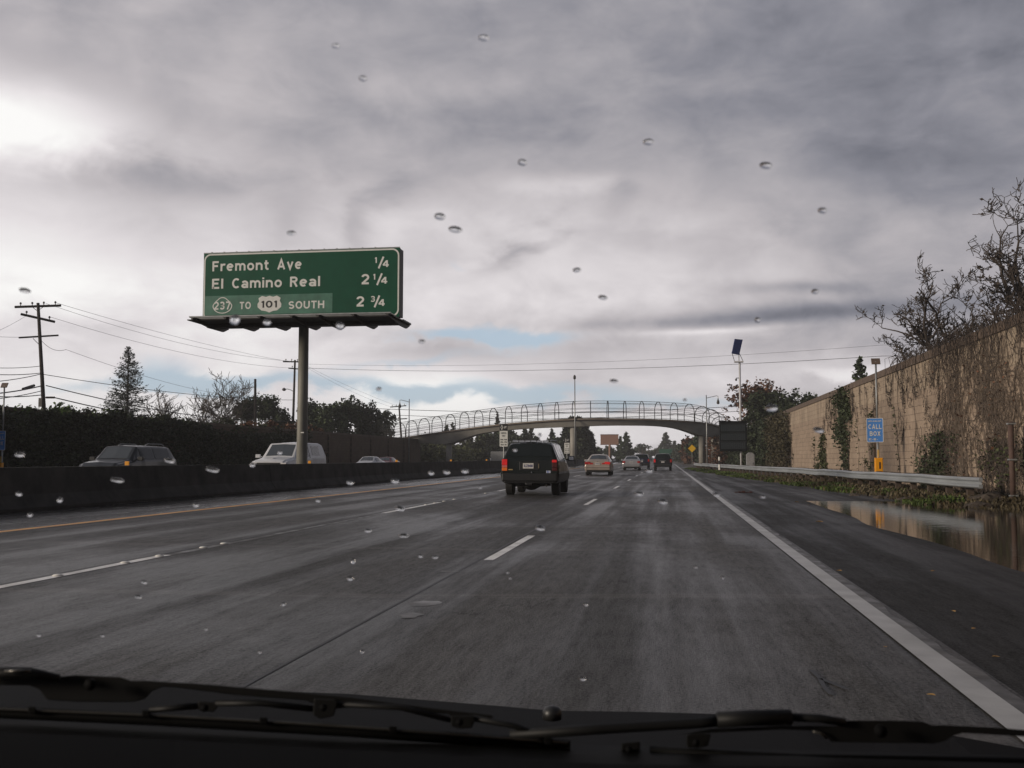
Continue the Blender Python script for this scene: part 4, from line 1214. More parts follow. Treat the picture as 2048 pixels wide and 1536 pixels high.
# ------------------------------------------------------------------ vehicles
M_glass = mat('car_glass', (.014, .018, .018), .07, var=0.0, spec=.35)
M_glass2 = mat('car_glass_grey', (.045, .055, .062), .06, var=0.0, spec=.7)
M_tyre = mat('tyre', (.014, .014, .014), .8, var=.2)
M_rim = mat('rim', (.20, .20, .21), .35, .6)
M_trim = mat('black_trim', (.014, .014, .014), .45)
M_chrome = mat('chrome', (.6, .6, .6), .2, .9)
M_red = mat('lamp_red', (.30, .012, .010), .2, emit=(1, .05, .03), es=.03)
M_redlit = mat('lamp_red_lit', (.5, .015, .015), .2, emit=(1, .03, .03), es=.16)
M_reddim = mat('lamp_red_dim', (.075, .010, .008), .25)
M_redpale = mat('lamp_red_pale', (.50, .10, .08), .2, emit=(1, .35, .3), es=.06)
M_orange = mat('lamp_amber', (.6, .13, .02), .2, emit=(1, .25, .03), es=.08)
M_white_l = mat('lamp_clear', (.75, .72, .70), .15)
M_plate = mat('plate', (.62, .60, .56), .5)
def paint(name, c, **k): return mat(name, c, .35, k.pop('metal', .25), var=.12, coat=.35, scale=2.5, rvar=.08, spec=.35, **k)
class Body:
    """ring loft: stations (y, zb, zm, zs, zt, wb, wm, ws, wt, crown)"""
    def __init__(s, st): s.st = st
    def S(s, u, v, side=1, off=0.0):
        u = max(0, min(len(s.st) - 1.0001, u)); i = int(u); t = u - i
        A, B_ = s.st[i], s.st[i + 1]; q = [a + (b - a) * t for a, b in zip(A, B_)]
        y, zb, zm, zs, zt, wb, wm, ws, wt, cr = q
        r = .06
        ring = [(0, zb), (wb - .06, zb), (wb, zb + .07), (wm, zm), (ws + (wm - ws) * .25, zs - .05), (ws, zs), (wt + .015, zt - .05), (wt - .05, zt), (0, zt + cr)]
        v = max(0, min(len(ring) - 1.0001, v)); j = int(v); w = v - j
        x = ring[j][0] + (ring[j + 1][0] - ring[j][0]) * w; z = ring[j][1] + (ring[j + 1][1] - ring[j][1]) * w
        return Vector((side * x, y, z))
    def N(s, u, v, side):
        e = .02
        a = s.S(u + e, v, side) - s.S(u - e, v, side); b = s.S(u, v + e, side) - s.S(u, v - e, side)
        n = a.cross(b)
        if n.length < 1e-9: n = Vector((0, -1, 0))
        n.normalize()
        c = s.S(u, v, side) - Vector((0, s.S(u, v, side).y, .9))
        return n if n.dot(c) > 0 else -n
    def mesh(s):
        b = MB(); ns = len(s.st); nv = 9
        us = []
        for i in range(ns - 1): us += [i, i + .5]
        us.append(ns - 1.0002)
        ring_n = 16
        for u in us:
            for v in range(nv): b.v.append(tuple(s.S(u, v, 1)))
            for v in range(nv - 2, 0, -1): b.v.append(tuple(s.S(u, v, -1)))
        for i in range(len(us) - 1):
            for j in range(ring_n):
                o = i * ring_n; j2 = (j + 1) % ring_n
                b.f.append((o + j, o + j2, o + ring_n + j2, o + ring_n + j))
        b.f.append(tuple(range(ring_n))); o = (len(us) - 1) * ring_n; b.f.append(tuple(range(o, o + ring_n)))
        return b
    def patch(s, b, u0, u1, v0, v1, side=1, off=.008, nu=6, nv=4, skew=0.0):
        i0 = len(b.v)
        for i in range(nu + 1):
            for j in range(nv + 1):
                v = v0 + (v1 - v0) * j / nv; u = u0 + (u1 - u0) * i / nu + skew * (j / nv - .5)
                b.v.append(tuple(s.S(u, v, side) + s.N(u, v, side) * off))
        for i in range(nu):
            for j in range(nv):
                o = i0 + i * (nv + 1) + j; b.f.append((o, o + 1, o + nv + 2, o + nv + 1))
        return b
def wheels(e, ys, tw, r, w, y0):
    k = 0
    for y in ys:
        for sx in (-1, 1):
            x = sx * tw
            o = MB().lathe((x, y, r), [(r * .55, -w / 2), (r * .93, -w / 2), (r, -w / 2 + .03), (r, w / 2 - .03), (r * .93, w / 2), (r * .55, w / 2)], 24, 'X').build('wheel', M_tyre, e, smooth=False)
            b = MB().lathe((x + sx * (w / 2 - .02), y, r), [(r * .6, -.01), (r * .6, .012), (r * .5, .0), (r * .18, .02)] if sx > 0 else [(r * .18, -.02), (r * .5, 0), (r * .6, -.012), (r * .6, .01)], 20, 'X')
            b.build('rim', M_rim, o)
            k += 1
def vehicle(name, loc, rz, label, cat, group, st, mp, glass=M_glass, wheel=(.34, .2, .75), axles=(.95, 3.6), yc=2.3, details=None, smooth=True):
    e = empty(name, loc, label, cat, group, rz)
    B_ = Body([(q[0] - yc,) + tuple(q[1:]) for q in st])
    o = B_.mesh().build('body', mp, e, smooth=False)
    o.modifiers.new('bevel', 'BEVEL').width = .025
    o.modifiers['bevel'].segments = 2; o.modifiers['bevel'].limit_method = 'ANGLE'; o.modifiers['bevel'].angle_limit = R(25)
    wheels(e, [a - yc for a in axles], wheel[2], wheel[0], wheel[1], 0)
    if details: details(e, B_, yc)
    return e
def gl(e, B_, u0, u1, v0, v1, name='side_window', sides=(1, -1), m=None, off=.009, skew=0.0):
    for s_ in sides:
        b = MB(); B_.patch(b, u0, u1, v0, v1, s_, off, skew=skew); b.build(name, m or M_glass, e)
def front_back(e, B_, u0, u1, v0, name, m=None, off=.009):
    b = MB()
    for s_ in (1, -1): B_.patch(b, u0, u1, v0, 8, s_, off, 6, 5)
    b.build(name, m or M_glass, e)
def bx(e, name, m, *a, bevel=.01):
    b = MB()
    for q in a: b.box(*q)
    return b.build(name, m, e, bevel=bevel)
def mirror_(e, x, y, z, m, face=M_chrome):
    for s_ in (-1, 1):
        o = bx(e, 'side_mirror', m, (s_ * x - .11, s_ * x + .11, y - .06, y + .06, z - .08, z + .08), (min(s_ * (x - .2), s_ * x), max(s_ * (x - .2), s_ * x), y - .02, y + .03, z - .05, z - .01), bevel=.02)
        bx(o, 'mirror_glass', face, (s_ * x - .08, s_ * x + .08, y - .068, y - .061, z - .055, z + .055), bevel=0)
def plate(e, x, y, z, s, w=.31, h=.155, rear=True):
    o = bx(e, 'licence_plate', M_plate, (x - w / 2, x + w / 2, y - .012, y, z - h / 2, z + h / 2), bevel=.004)
    M = Matrix.Translation((x, y - .0135, z - h * .26)) @ Matrix.Rotation(PI / 2, 4, 'X')
    text_obj('plate_number', s, .07, mat('plate_ink', (.06, .06, .16), .5), o, M, bold=.002, width=w * .86, height=h * .52, extrude=.0008, align='CENTER')

# the dark green SUV right ahead
SUV = [(0, .42, .70, 1.00, 1.10, .80, .87, .86, .82, .01), (.05, .40, .74, 1.08, 1.17, .87, .915, .885, .83, .01), (.27, .38, .75, 1.10, 1.60, .88, .92, .88, .67, .03),
       (.45, .38, .75, 1.10, 1.65, .88, .92, .88, .66, .04), (1.5, .38, .75, 1.10, 1.67, .88, .92, .88, .66, .04), (2.55, .38, .75, 1.09, 1.66, .88, .92, .88, .66, .04), (2.8, .38, .75, 1.08, 1.65, .86, .89, .85, .66, .03),
       (3.4, .38, .75, 1.06, 1.14, .86, .89, .84, .74, .03), (4.3, .40, .72, .96, 1.02, .84, .87, .80, .70, .03), (4.5, .45, .65, .82, .88, .76, .80, .75, .66, .02)]
def suv_details(e, B_, yc):
    y0 = -yc
    front_back(e, B_, 1.13, 1.93, 7.06, 'rear_window')
    b = MB()
    gl(e, B_, 3.05, 3.55, 5.1, 6.0, 'quarter_window'); gl(e, B_, 3.62, 4.35, 5.1, 5.95, 'rear_side_window'); gl(e, B_, 4.42, 5.55, 5.1, 5.95, 'front_side_window')
    front_back(e, B_, 6.1, 6.9, 7.2, 'windshield')
    for x in (-1, 1):
        xa, xb = sorted((x * .70, x * .865))
        bx(e, 'tail_light', M_redlit, (xa, xb - .02, y0 - .035, y0 + .05, 1.04, 1.12)) if x > 0 else bx(e, 'tail_light', M_redlit, (xa, xb, y0 - .035, y0 + .05, .96, 1.14))
        bx(e, 'tail_light', M_redpale if x < 0 else M_reddim, (xa, xb, y0 - .033, y0 + .05, .885, .955 if x < 0 else 1.035))
        bx(e, 'turn_signal', M_orange if x < 0 else M_reddim, (xa, xb, y0 - .03, y0 + .05, .78, .88))
        bx(e, 'bumper_reflector', M_chrome, (xa + .02, xa + .06, y0 - .10, y0 - .085, .60, .63), bevel=.003)
        b = MB(); xr = x * .60
        b.tube([(xr, .5 - yc, 1.69), (xr, .7 - yc, 1.73), (xr, 2.4 - yc, 1.735), (xr, 2.7 - yc, 1.69)], .022, 6); b.build('roof_rail', M_galv, e)
    b = MB()
    for k in range(6): b.box(-.56 + k * .19, -.40 + k * .19, .34 - yc, .44 - yc, 1.685, 1.725)
    b.build('cross_bar', M_chrome, e)
    bx(e, 'plate_recess', M_trim, (-.32, .28, y0 - .018, y0 + .02, .80, 1.06))
    plate(e, -.04, y0 - .019, .935, '3LZB408', .33, .165)
    bx(e, 'rear_bumper', M_trim, (-.86, .86, y0 - .13, y0 + .15, .46, .70), (-.80, .80, y0 - .10, y0 + .1, .40, .46), bevel=.04)
    bx(e, 'tow_hitch', M_trim, (-.12, .10, y0 - .10, y0 + .1, .34, .42), bevel=.02)
    bx(e, 'latch', M_chrome, (.05, .08, y0 - .03, y0, .725, .75), bevel=.003)
    bx(e, 'wiper', mat('tan_wiper', (.25, .20, .12), .6), (.275, .295, y0 - .03, y0 - .018, .86, 1.0), bevel=0)
    bx(e, 'badge', mat('gold_badge', (.45, .33, .14), .4, .5), (-.66, -.53, y0 - .012, y0 + .003, .80, .835), bevel=.003)
    bx(e, 'bumper_sticker', mat('sticker_white', (.7, .72, .76), .5), (.52, .65, y0 - .012, y0 + .003, .715, .785), bevel=0)
    bx(e, 'bumper_sticker', mat('sticker_blue', (.05, .12, .45), .5), (.555, .580, y0 - .016, y0 - .0125, .715, .785), (.52, .65, y0 - .016, y0 - .0125, .74, .757), bevel=0)
    MB().lathe((-.04, .75 - yc, .33), [(.03, -.62), (.05, -.3), (.15, -.12), (.17, 0), (.15, .12), (.05, .3), (.03, .62)], 12, 'X').build('axle', M_trim, e)
    MB().tube([(.50, .9 - yc, .36), (.52, .1 - yc, .36), (.52, -.02 - yc, .32)], .035, 8).build('exhaust_pipe', M_darksteel, e)
    bx(e, 'fuel_tank', M_trim, (-.45, .45, .3 - yc, 1.0 - yc, .30, .42), bevel=.05)
    b = MB()
    for s_ in (1, -1):
        B_.patch(b, 1.2, 8.4, 1.9, 2.75, s_, .018, 16, 2)
    b.build('side_cladding', mat('grey_cladding', (.020, .021, .020), .4, spec=.3), e)
    mirror_(e, 1.02, 3.3 - yc, 1.17, M_trim)
    bx(e, 'spare_shade', M_trim, (-.7, .7, .5 - yc, .55 - yc, 1.1, 1.45)) if False else None
p1 = at_Y(1058, 917, 31.6)
vehicle('green_suv', (p1.x, 31.6 + 2.25, zg(-4.2, 33)), R(.5), 'dark green SUV with lit brake lights, the nearest vehicle ahead in the next lane', 'car', 'vehicles driving away ahead', SUV,
        paint('suv_green_paint', (.007, .0105, .008), metal=.2), wheel=(.37, .24, .73), axles=(.92, 3.62), yc=2.25, details=suv_details)

SEDAN = [(0, .34, .52, .72, .84, .76, .84, .80, .74, .01), (.07, .26, .58, .86, .98, .83, .885, .84, .77, .015), (.16, .24, .6, .92, 1.03, .84, .89, .85, .76, .02), (.72, .22, .6, .94, 1.07, .85, .895, .85, .73, .03),
         (1.45, .22, .6, .95, 1.38, .85, .895, .85, .57, .035), (1.9, .22, .6, .95, 1.42, .85, .895, .85, .57, .035), (2.5, .22, .6, .94, 1.40, .85, .895, .85, .57, .035), (3.3, .22, .6, .92, 1.02, .85, .89, .84, .70, .03),
         (4.4, .26, .55, .74, .80, .82, .86, .78, .66, .03), (4.72, .32, .48, .62, .66, .72, .78, .70, .60, .02)]
def sedan_details(lamps='wide', rearcol=None, clear=True):
    def f(e, B_, yc):
        y0 = -yc
        front_back(e, B_, 3.10, 3.92, 7.12, 'rear_window', M_glass2)
        gl(e, B_, 3.75, 4.9, 5.15, 5.92, 'rear_side_window', m=M_glass2); gl(e, B_, 4.98, 6.25, 5.15, 5.92, 'front_side_window', m=M_glass2)
        front_back(e, B_, 6.1, 6.9, 7.12, 'windshield', M_glass2)
        for x in (-1, 1):
            if lamps == 'wide':
                q = sorted((x * .48, x * .86)); bx(e, 'tail_light', M_redlit if x > 0 else M_red, (q[0], q[1], y0 - .02, y0 + .12, .75, .93), bevel=.03)
                q = sorted((x * .30, x * .50)); bx(e, 'inner_light', M_red, (q[0], q[1], y0 - .015, y0 + .12, .75, .87), bevel=.02)
                q = sorted((x * .31, x * .42)); bx(e, 'reverse_light', M_redpale, (q[0], q[1], y0 - .024, y0 + .05, .76, .80), bevel=.005)
                q = sorted((x * .50, x * .62)); bx(e, 'reverse_light', M_redpale, (q[0], q[1], y0 - .027, y0 + .05, .76, .81), bevel=.005)
            else:
                q = sorted((x * .58, x * .86)); bx(e, 'tail_light', M_red, (q[0], q[1], y0 - .02, y0 + .12, .72, .92), bevel=.04)
        plate(e, 0, y0 - .02, .80, '4KDR219')
        bx(e, 'rear_bumper', rearcol, (-.86, .86, y0 - .10, y0 + .1, .36, .62), bevel=.05)
        bx(e, 'bumper_skirt', M_trim, (-.76, .76, y0 - .02, y0 + .2, .22, .36), bevel=.03)
        b = MB(); b.box(-.85, .85, y0 - .108, y0 - .10, .52, .545); b.build('bumper_strip', M_trim, e)
        bx(e, 'badge', M_chrome, (-.03, .03, y0 - .0, y0 + .06, .955, .99), bevel=.004)
        mirror_(e, 1.0, 3.0 - yc, 1.03, rearcol)
        MB().lathe((0, .95 - yc, .26), [(.04, -.6), (.04, .6)], 8, 'X').build('axle', M_trim, e)
    return f
M_beige = paint('beige_paint', (.38, .315, .265), metal=.3)
M_silver = paint('silver_paint', (.40, .39, .40), metal=.5)
M_black = paint('black_paint', (.012, .013, .015), metal=.3)
M_dkblue = paint('blue_black_paint', (.010, .014, .035), metal=.3)
p1 = at_Y(1195, 917, 70)
vehicle('beige_sedan', (p1.x, 72.3, zg(-4.4, 70)), 0, 'beige sedan with red tail lights ahead of the dark green SUV', 'car', 'vehicles driving away ahead', SEDAN, M_beige, wheel=(.32, .2, .76), axles=(.95, 3.65), yc=2.36, details=sedan_details('wide', M_beige))
p1 = at_Y(1262.5, 917, 102)
vehicle('silver_sedan', (p1.x, 104.4, zg(-3.6, 70)), 0, 'small silver sedan beyond the beige sedan', 'car', 'vehicles driving away ahead', SEDAN, M_silver, wheel=(.31, .2, .74), axles=(.95, 3.65), yc=2.36, details=sedan_details('corner', M_silver))
SUV2 = [tuple([q[0] * 1.03] + list(q[1:4]) + [q[4]] + list(q[5:])) for q in SUV]
def suv2_details(e, B_, yc):
    y0 = -yc
    front_back(e, B_, 1.13, 1.93, 7.06, 'rear_window'); gl(e, B_, 3.05, 4.3, 5.1, 5.95); gl(e, B_, 4.4, 5.5, 5.1, 5.95, 'front_side_window'); front_back(e, B_, 6.1, 6.9, 7.2, 'windshield')
    for x in (-1, 1):
        q = sorted((x * .70, x * .87)); bx(e, 'tail_light', M_redlit if x < 0 else M_red, (q[0], q[1], y0 - .03, y0 + .06, .82, 1.12))
    b = MB()
    for s_ in (1, -1):
        b = MB(); B_.patch(b, 1.05, 2.0, 6.3, 6.95, s_, .012, 6, 2); b.build('pillar_trim', M_silver, e)
    plate(e, 0, y0 - .02, .86, '5BCH772')
    bx(e, 'garnish', M_galv, (-.3, .3, y0 - .02, y0 + .01, .97, 1.0))
    bx(e, 'rear_bumper', M_trim, (-.86, .86, y0 - .12, y0 + .15, .42, .66), bevel=.04)
    mirror_(e, 1.0, 3.3 - yc, 1.17, M_trim)
    bx(e, 'roof_edge', M_silver, (-.62, .62, .24 - yc, .30 - yc, 1.66, 1.69), bevel=.01)
p1 = at_Y(1325.5, 917, 101.5)
vehicle('black_suv', (p1.x, 101.5 + 2.3, 0), 0, 'black SUV with one bright tail light ahead in our own lane', 'car', 'vehicles driving away ahead', SUV2, M_black, wheel=(.36, .24, .74), axles=(.95, 3.7), yc=2.3, details=suv2_details)
p1 = at_Y(1283, 917, 116)
vehicle('dark_blue_suv', (p1.x, 118.3, zg(-3, 70)), 0, 'dark blue SUV partly hidden behind the small silver sedan', 'car', 'vehicles driving away ahead', SUV2, M_dkblue, wheel=(.36, .24, .74), axles=(.95, 3.7), yc=2.3, details=suv2_details)

# oncoming traffic beyond the barrier
def oncoming_suv(e, B_, yc):
    suv = e
    front_back(e, B_, 6.1, 6.95, 7.15, 'windshield', M_glass2); gl(e, B_, 3.05, 4.2, 5.1, 5.92, 'rear_side_window'); gl(e, B_, 4.3, 5.9, 5.1, 5.92, 'front_side_window')
    front_back(e, B_, 1.13, 1.93, 7.06, 'rear_window')
    for x in (-1, 1):
        q = sorted((x * .55, x * .80)); bx(e, 'headlight', M_white_l, (q[0], q[1], 4.62 - yc, 4.70 - yc, .72, .86))
        b = MB(); xr = x * .58; b.tube([(xr, .6 - yc, 1.70), (xr, .8 - yc, 1.76), (xr, 1.9 - yc, 1.76), (xr, 2.1 - yc, 1.71)], .022, 6); b.build('roof_rail', M_galv, e)
    bx(e, 'front_bumper', M_trim, (-.84, .84, 4.55 - yc, 4.74 - yc, .42, .64), bevel=.04); bx(e, 'grille', M_trim, (-.5, .5, 4.62 - yc, 4.69 - yc, .70, .88))
    bx(e, 'wiper', M_trim, (-.5, .1, 3.46 - yc, 3.48 - yc, 1.17, 1.185), bevel=0)
    mirror_(e, 1.0, 3.2 - yc, 1.17, M_trim)
Mon = paint('grey_blue_paint', (.020, .024, .028), metal=.3)
vehicle('oncoming_dark_suv', (-21.2, 38.2, zg(-21, 40)), PI, 'dark grey oncoming SUV with roof rack beyond the median barrier', 'car', 'oncoming vehicles beyond the barrier', SUV2, Mon, wheel=(.36, .24, .74), axles=(.95, 3.7), yc=2.3, details=oncoming_suv)
PICK = [(0, .45, .70, 1.05, 1.25, .84, .90, .88, .86, .0), (.05, .42, .75, 1.12, 1.30, .88, .93, .90, .87, .01), (.22, .42, .75, 1.12, 1.78, .90, .94, .90, .72, .03), (.5, .42, .75, 1.12, 1.84, .90, .94, .90, .70, .04),
        (2.0, .42, .75, 1.12, 1.85, .90, .94, .90, .70, .04), (2.35, .42, .75, 1.12, 1.82, .90, .94, .90, .69, .03), (3.3, .42, .75, 1.12, 1.80, .90, .94, .89, .69, .03),
        (4.05, .42, .75, 1.08, 1.17, .90, .94, .88, .76, .03), (5.05, .45, .72, .98, 1.04, .88, .92, .84, .74, .04), (5.25, .5, .7, .9, .95, .80, .86, .80, .70, .02)]
M_wht = paint('white_paint', (.62, .63, .65), metal=.0)
def pickup_details(e, B_, yc):
    front_back(e, B_, 6.1, 6.93, 7.12, 'windshield', M_glass2); gl(e, B_, 3.25, 3.95, 5.2, 5.85, 'shell_window', m=M_glass2); gl(e, B_, 5.05, 6.2, 5.12, 5.9, 'cab_window', m=M_glass2)
    b = MB()
    for s_ in (1, -1): B_.patch(b, 2.0, 4.6, 4.75, 4.95, s_, .02, 8, 1)
    b.build('shell_rim', mat('white_trim', (.45, .46, .48), .5), e)
    b = MB()
    for s_ in (1, -1): B_.patch(b, 4.75, 4.95, 5.0, 6.1, s_, .005, 1, 4)
    b.build('cab_gap', M_trim, e)
    for x in (-1, 1):
        q = sorted((x * .60, x * .84)); bx(e, 'headlight', M_white_l, (q[0], q[1], 5.2 - yc, 5.28 - yc, .74, .90))
    bx(e, 'front_bumper', M_chrome, (-.90, .90, 5.15 - yc, 5.36 - yc, .42, .64), bevel=.04); bx(e, 'grille', M_trim, (-.55, .55, 5.2 - yc, 5.27 - yc, .70, .92))
    b = MB(); b.box(-.10, .10, 4.3 - yc, 4.9 - yc, 1.10, 1.13); b.build('hood_ridge', M_wht, e, bevel=.01)
    mirror_(e, 1.10, 3.75 - yc, 1.22, M_wht)
vehicle('oncoming_white_pickup', (-17.6, 46.4, zg(-17.6, 40)), PI, 'white oncoming pickup truck with camper shell behind the sign pole', 'pickup truck', 'oncoming vehicles beyond the barrier', PICK, M_wht, wheel=(.36, .24, .78), axles=(1.1, 4.3), yc=2.6, details=pickup_details)
def sed_on(e, B_, yc):
    front_back(e, B_, 6.1, 6.9, 7.12, 'windshield', M_glass2); gl(e, B_, 3.6, 4.8, 5.15, 5.92, 'rear_side_window', m=M_glass2); gl(e, B_, 4.95, 6.4, 5.15, 5.92, 'front_side_window', m=M_glass2); front_back(e, B_, 3.1, 3.92, 7.12, 'rear_window', M_glass2)
    for x in (-1, 1):
        q = sorted((x * .50, x * .78)); bx(e, 'headlight', M_white_l, (q[0], q[1], 4.66 - yc, 4.74 - yc, .56, .68))
    bx(e, 'front_bumper', M_trim, (-.80, .80, 4.6 - yc, 4.78 - yc, .28, .45), bevel=.04)
vehicle('oncoming_white_sedan', (at_Y(735, 917, 86).x, 86.5, zg(-24.6, 80)), PI, 'white oncoming sedan showing only its roof above the barrier', 'car', 'oncoming vehicles beyond the barrier', SEDAN, M_wht, wheel=(.32, .2, .76), axles=(.95, 3.65), yc=2.36, details=sed_on)
vehicle('oncoming_red_sedan', (at_Y(772, 917, 99).x, 99, zg(-26, 80)), PI, 'dark red oncoming sedan low behind the white one', 'car', 'oncoming vehicles beyond the barrier', SEDAN, paint('red_paint', (.25, .035, .035), metal=.1), wheel=(.32, .2, .76), axles=(.95, 3.65), yc=2.36, details=sed_on)
# ------------------------------------------------------------------ left sound wall and hedge
def left_wall():
    e = empty('left_sound_wall', (-36, 0, -.4), 'low dark brown block sound wall beyond the oncoming lanes', 'wall')
    b = MB(); b.box(-.25, 0, 0, 148, 0, 4.25); b.build('wall_face', M_wall_l, e)
    b = MB(); b.box(-.32, .08, 0, 148, 4.25, 4.45)
    b.build('wall_cap', M_cap, e)
    for k in range(6): MB().box(.0, .16, 98 + k * 8, 98.5 + k * 8, 0, 4.2).build('pilaster', M_wall_l, e)
left_wall()
def hp(y0, y1, ztop, xo=-35.6, th=.7):
    def f(rnd):
        Y = rnd.uniform(y0, y1); zt = ztop(Y) + .55 * nz(Y * .3, 1) + .25 * nz(Y * 1.5, 3)
        z = rnd.uniform(-.4, 1) ; z = -.4 + (zt + .4) * (rnd.random() ** .8)
        return (xo + th * .6 + th * .8 * nz(Y * .45, z * .6, 7) + rnd.gauss(0, .1), Y, z)
    return f
hedge('wall_ivy', hp(48, 58.5, lambda Y: 3.85), 11000, .15, M_fol_ivy, 'tall dark ivy hedge at the far left edge behind the call box', 'hedge', 31)
hedge('wall_ivy', hp(57, 76, lambda Y: 3.9 + .15 * math.sin((Y - 57) / 19 * PI)), 15000, .15, M_fol_dk, 'dark bushy ivy over the left wall behind the dark oncoming SUV', 'hedge', 32)
hedge('wall_ivy', hp(50, 68, lambda Y: 4.1, -36.0, .5), 4200, .15, M_fol_gr, 'yellowish green hedge top standing over the ivy at the left', 'hedge', 33)
hedge('wall_ivy', hp(75, 98, lambda Y: 3.3), 11000, .17, M_fol_ivy, 'lower ivy mat on the left wall between the oncoming SUV and the white pickup', 'hedge', 34)
hedge('reddish_hedge', hp(84, 106, lambda Y: 4.2 + .35 * math.sin((Y - 84) / 22 * PI), -37.6, 1.6), 9000, .19, M_fol_rd, 'reddish brown bushy hedge top behind the left wall, left of the sign pole', 'hedge', 35)
hedge('wall_ivy', hp(81, 101, lambda Y: 4.0, -36.5, .8), 3500, .18, M_fol_ol, 'olive green shrubs in front of the reddish hedge', 'hedge', 36)
for i, (px, yt, Y, w, lb) in enumerate([(15, 806, 56, 3.4, 'dark shrub topping the hedge at the left edge'), (62, 816, 58, 2.6, 'rounded shrub on the hedge left of the leaning utility pole'), (128, 812, 62, 2.6, 'yellow green shrub right of the leaning utility pole'),
                                    (170, 816, 66, 2.4, 'small leafy shrub between the leaning pole and the cedar'), (222, 824, 70, 2.4, 'shrub at the left foot of the cedar'), (318, 836, 80, 2.4, 'shrub right of the cedar foot'), (440, 838, 90, 3.0, 'shrub on the hedge left of the white pickup')]):
    p_ = at_Y(px, 917, Y); leafy_tree(Vector((p_.x, Y, -.4)), lb, at_Y(px, yt, Y).z + .4, w, 300 + i, [M_fol_ivy, M_fol_ol, M_fol_gr][i % 3], n=1500, leaf=.13, lobes=7, base=.5, group='shrubs behind the left wall', name='shrub', cat='shrub')
# planting at the far right end: ivy bank under the bridge end
def ivb(rnd):
    Y = rnd.uniform(112, 150); zt = 4.6 + .5 * nz(Y * .2, 3); x = 8.2 + rnd.random() * 2.5 + .8 * nz(Y * .3, 9)
    return (x, Y, -.2 + (zt + .2) * rnd.random() ** .8)
hedge('ivy_bank', ivb, 22000, .20, M_fol_dk, 'dark ivy covered bank behind the message board at the bridge end', 'hedge', 37)
def ivb2(rnd):
    Y = rnd.uniform(146, 172); zt = 5.0; x = 6.4 + rnd.random() * 2.0
    return (x, Y, -.2 + zt * rnd.random() ** .9)
hedge('brown_ivy', ivb2, 6000, .22, M_fol_rd, 'brownish creeper mass right of the right hand bridge pier', 'hedge', 38)

# ------------------------------------------------------------------ utility poles and wires
M_pole = mat('creosote_pole', (.030, .024, .020), .85, var=.3, scale=3)
M_wire = mat('wire_black', (.02, .02, .02), .6)
M_ins = mat('insulator', (.10, .09, .085), .3)
POLES = {}
def utility_pole(px, ytop, pxb, yb, Y, arms, label, r=.17, extra=None):
    t = at_Y(px, ytop, Y); bt = at_Y(pxb, yb, Y)
    d = (t - bt).normalized(); base = bt - d * ((bt.z + .4) / d.z)
    e = empty('utility_pole', base, label, 'utility pole', 'utility poles beyond the left wall')
    MB().tube([(0, 0, 0), tuple(t - base)], [r, r * .62], 10).build('pole', M_pole, e, smooth=True)
    k = FPX / (Y * math.cos(yaw) - t.x * math.sin(yaw))
    for (x0, y0_, x1, y1_, n, th) in arms:
        a, c = at_Y(x0, y0_, Y - .6 * 0) - base, at_Y(x1, y1_, Y) - base
        # arms run partly in depth
        a.y -= .55; c.y += .55
        b = MB(); b.tube([tuple(a), tuple(c)], th, 4); o = b.build('crossarm', M_pole, e)
        for q in range(n):
            p = a.lerp(c, (q + .5) / n) if n > 1 else a.lerp(c, .5)
            MB().lathe(tuple(p + Vector((0, 0, th))), [(.03, 0), (.035, .10), (.09, .12), (.07, .24), (.03, .27)], 8).build('insulator', M_ins, o)
    if extra: extra(e, base)
    return e
def ex1(e, base):
    P = lambda x, y: at_Y(x, y, 75) - base
    a = P(84, 805)
    b = MB(); b.box(a.x - .15, a.x + .15, a.y - .25, a.y - .12, a.z - .35, a.z + .35); b.build('terminal_box', M_darksteel, e)
    b = MB(); b.tube([tuple(P(92, 795)), tuple(P(109, 795))], .09, 6); b.build('bracket', M_pole, e)
    b = MB()
    for x, y, u, v in ((75, 622, 62, 612), (75, 622, 92, 610), (77, 688, 66, 677)): b.tube([tuple(P(x, y)), tuple(P(u, v))], .025, 4)
    b.build('brace', M_pole, e)
utility_pole(76, 606, 88, 825, 75, [(38, 616, 114, 609, 4, .10), (50, 630, 102, 642, 3, .10), (46, 677, 109, 669, 1, .07)],
             'tall leaning utility pole with three crossarms at the left edge of the scene', .19, ex1)
def ex2(e, base):
    P = lambda x, y: at_Y(x, y, 126) - base
    MB().tube([tuple(P(587, 783)), tuple(P(582, 780)), tuple(P(575, 778)), tuple(P(570, 778.5))], .05, 6).build('lamp_arm', M_galv, e)
    q = P(568, 779); MB().lathe((q.x, q.y, q.z - .18), [(.12, 0), (.26, .1), (.22, .3), (.06, .4)], 10).build('lamp_head', M_ins, e)
utility_pole(590, 720, 586, 850, 126, [(569, 724, 609, 723, 4, .09), (580, 737, 604, 738, 2, .08)], 'distant utility pole with a small lamp just left of the big sign pole', .20, ex2)
utility_pole(798, 811, 802, 868, 174, [(782, 814.5, 811, 811, 4, .09), (781, 839, 813, 837, 1, .09)], 'far utility pole beside the left ramp of the footbridge', .22)
utility_pole(510.5, 758, 510.5, 850, 113, [], 'plain thick dark pole without crossarms behind the reddish hedge', .22)
def wire(name, pts, sag, r, label, group='overhead wires'):
    b = MB(); L = []
    for (a, c) in zip(pts, pts[1:]):
        for k in range(13):
            t = k / 12; p = Vector(a).lerp(Vector(c), t); p.z -= sag * 4 * t * (1 - t)
            if k or a is pts[0]: L.append(p)
    o0 = L[0].copy()
    b.tube([tuple(p - o0) for p in L], r, 4, cap=False)
    o = b.build(name, M_wire, loc=o0); tag(o, label, 'wire', group)
A = lambda x, y: at_Y(x, y, 75); Bp = lambda x, y: at_Y(x, y, 126); Cq = lambda x, y: at_Y(x, y, 174)
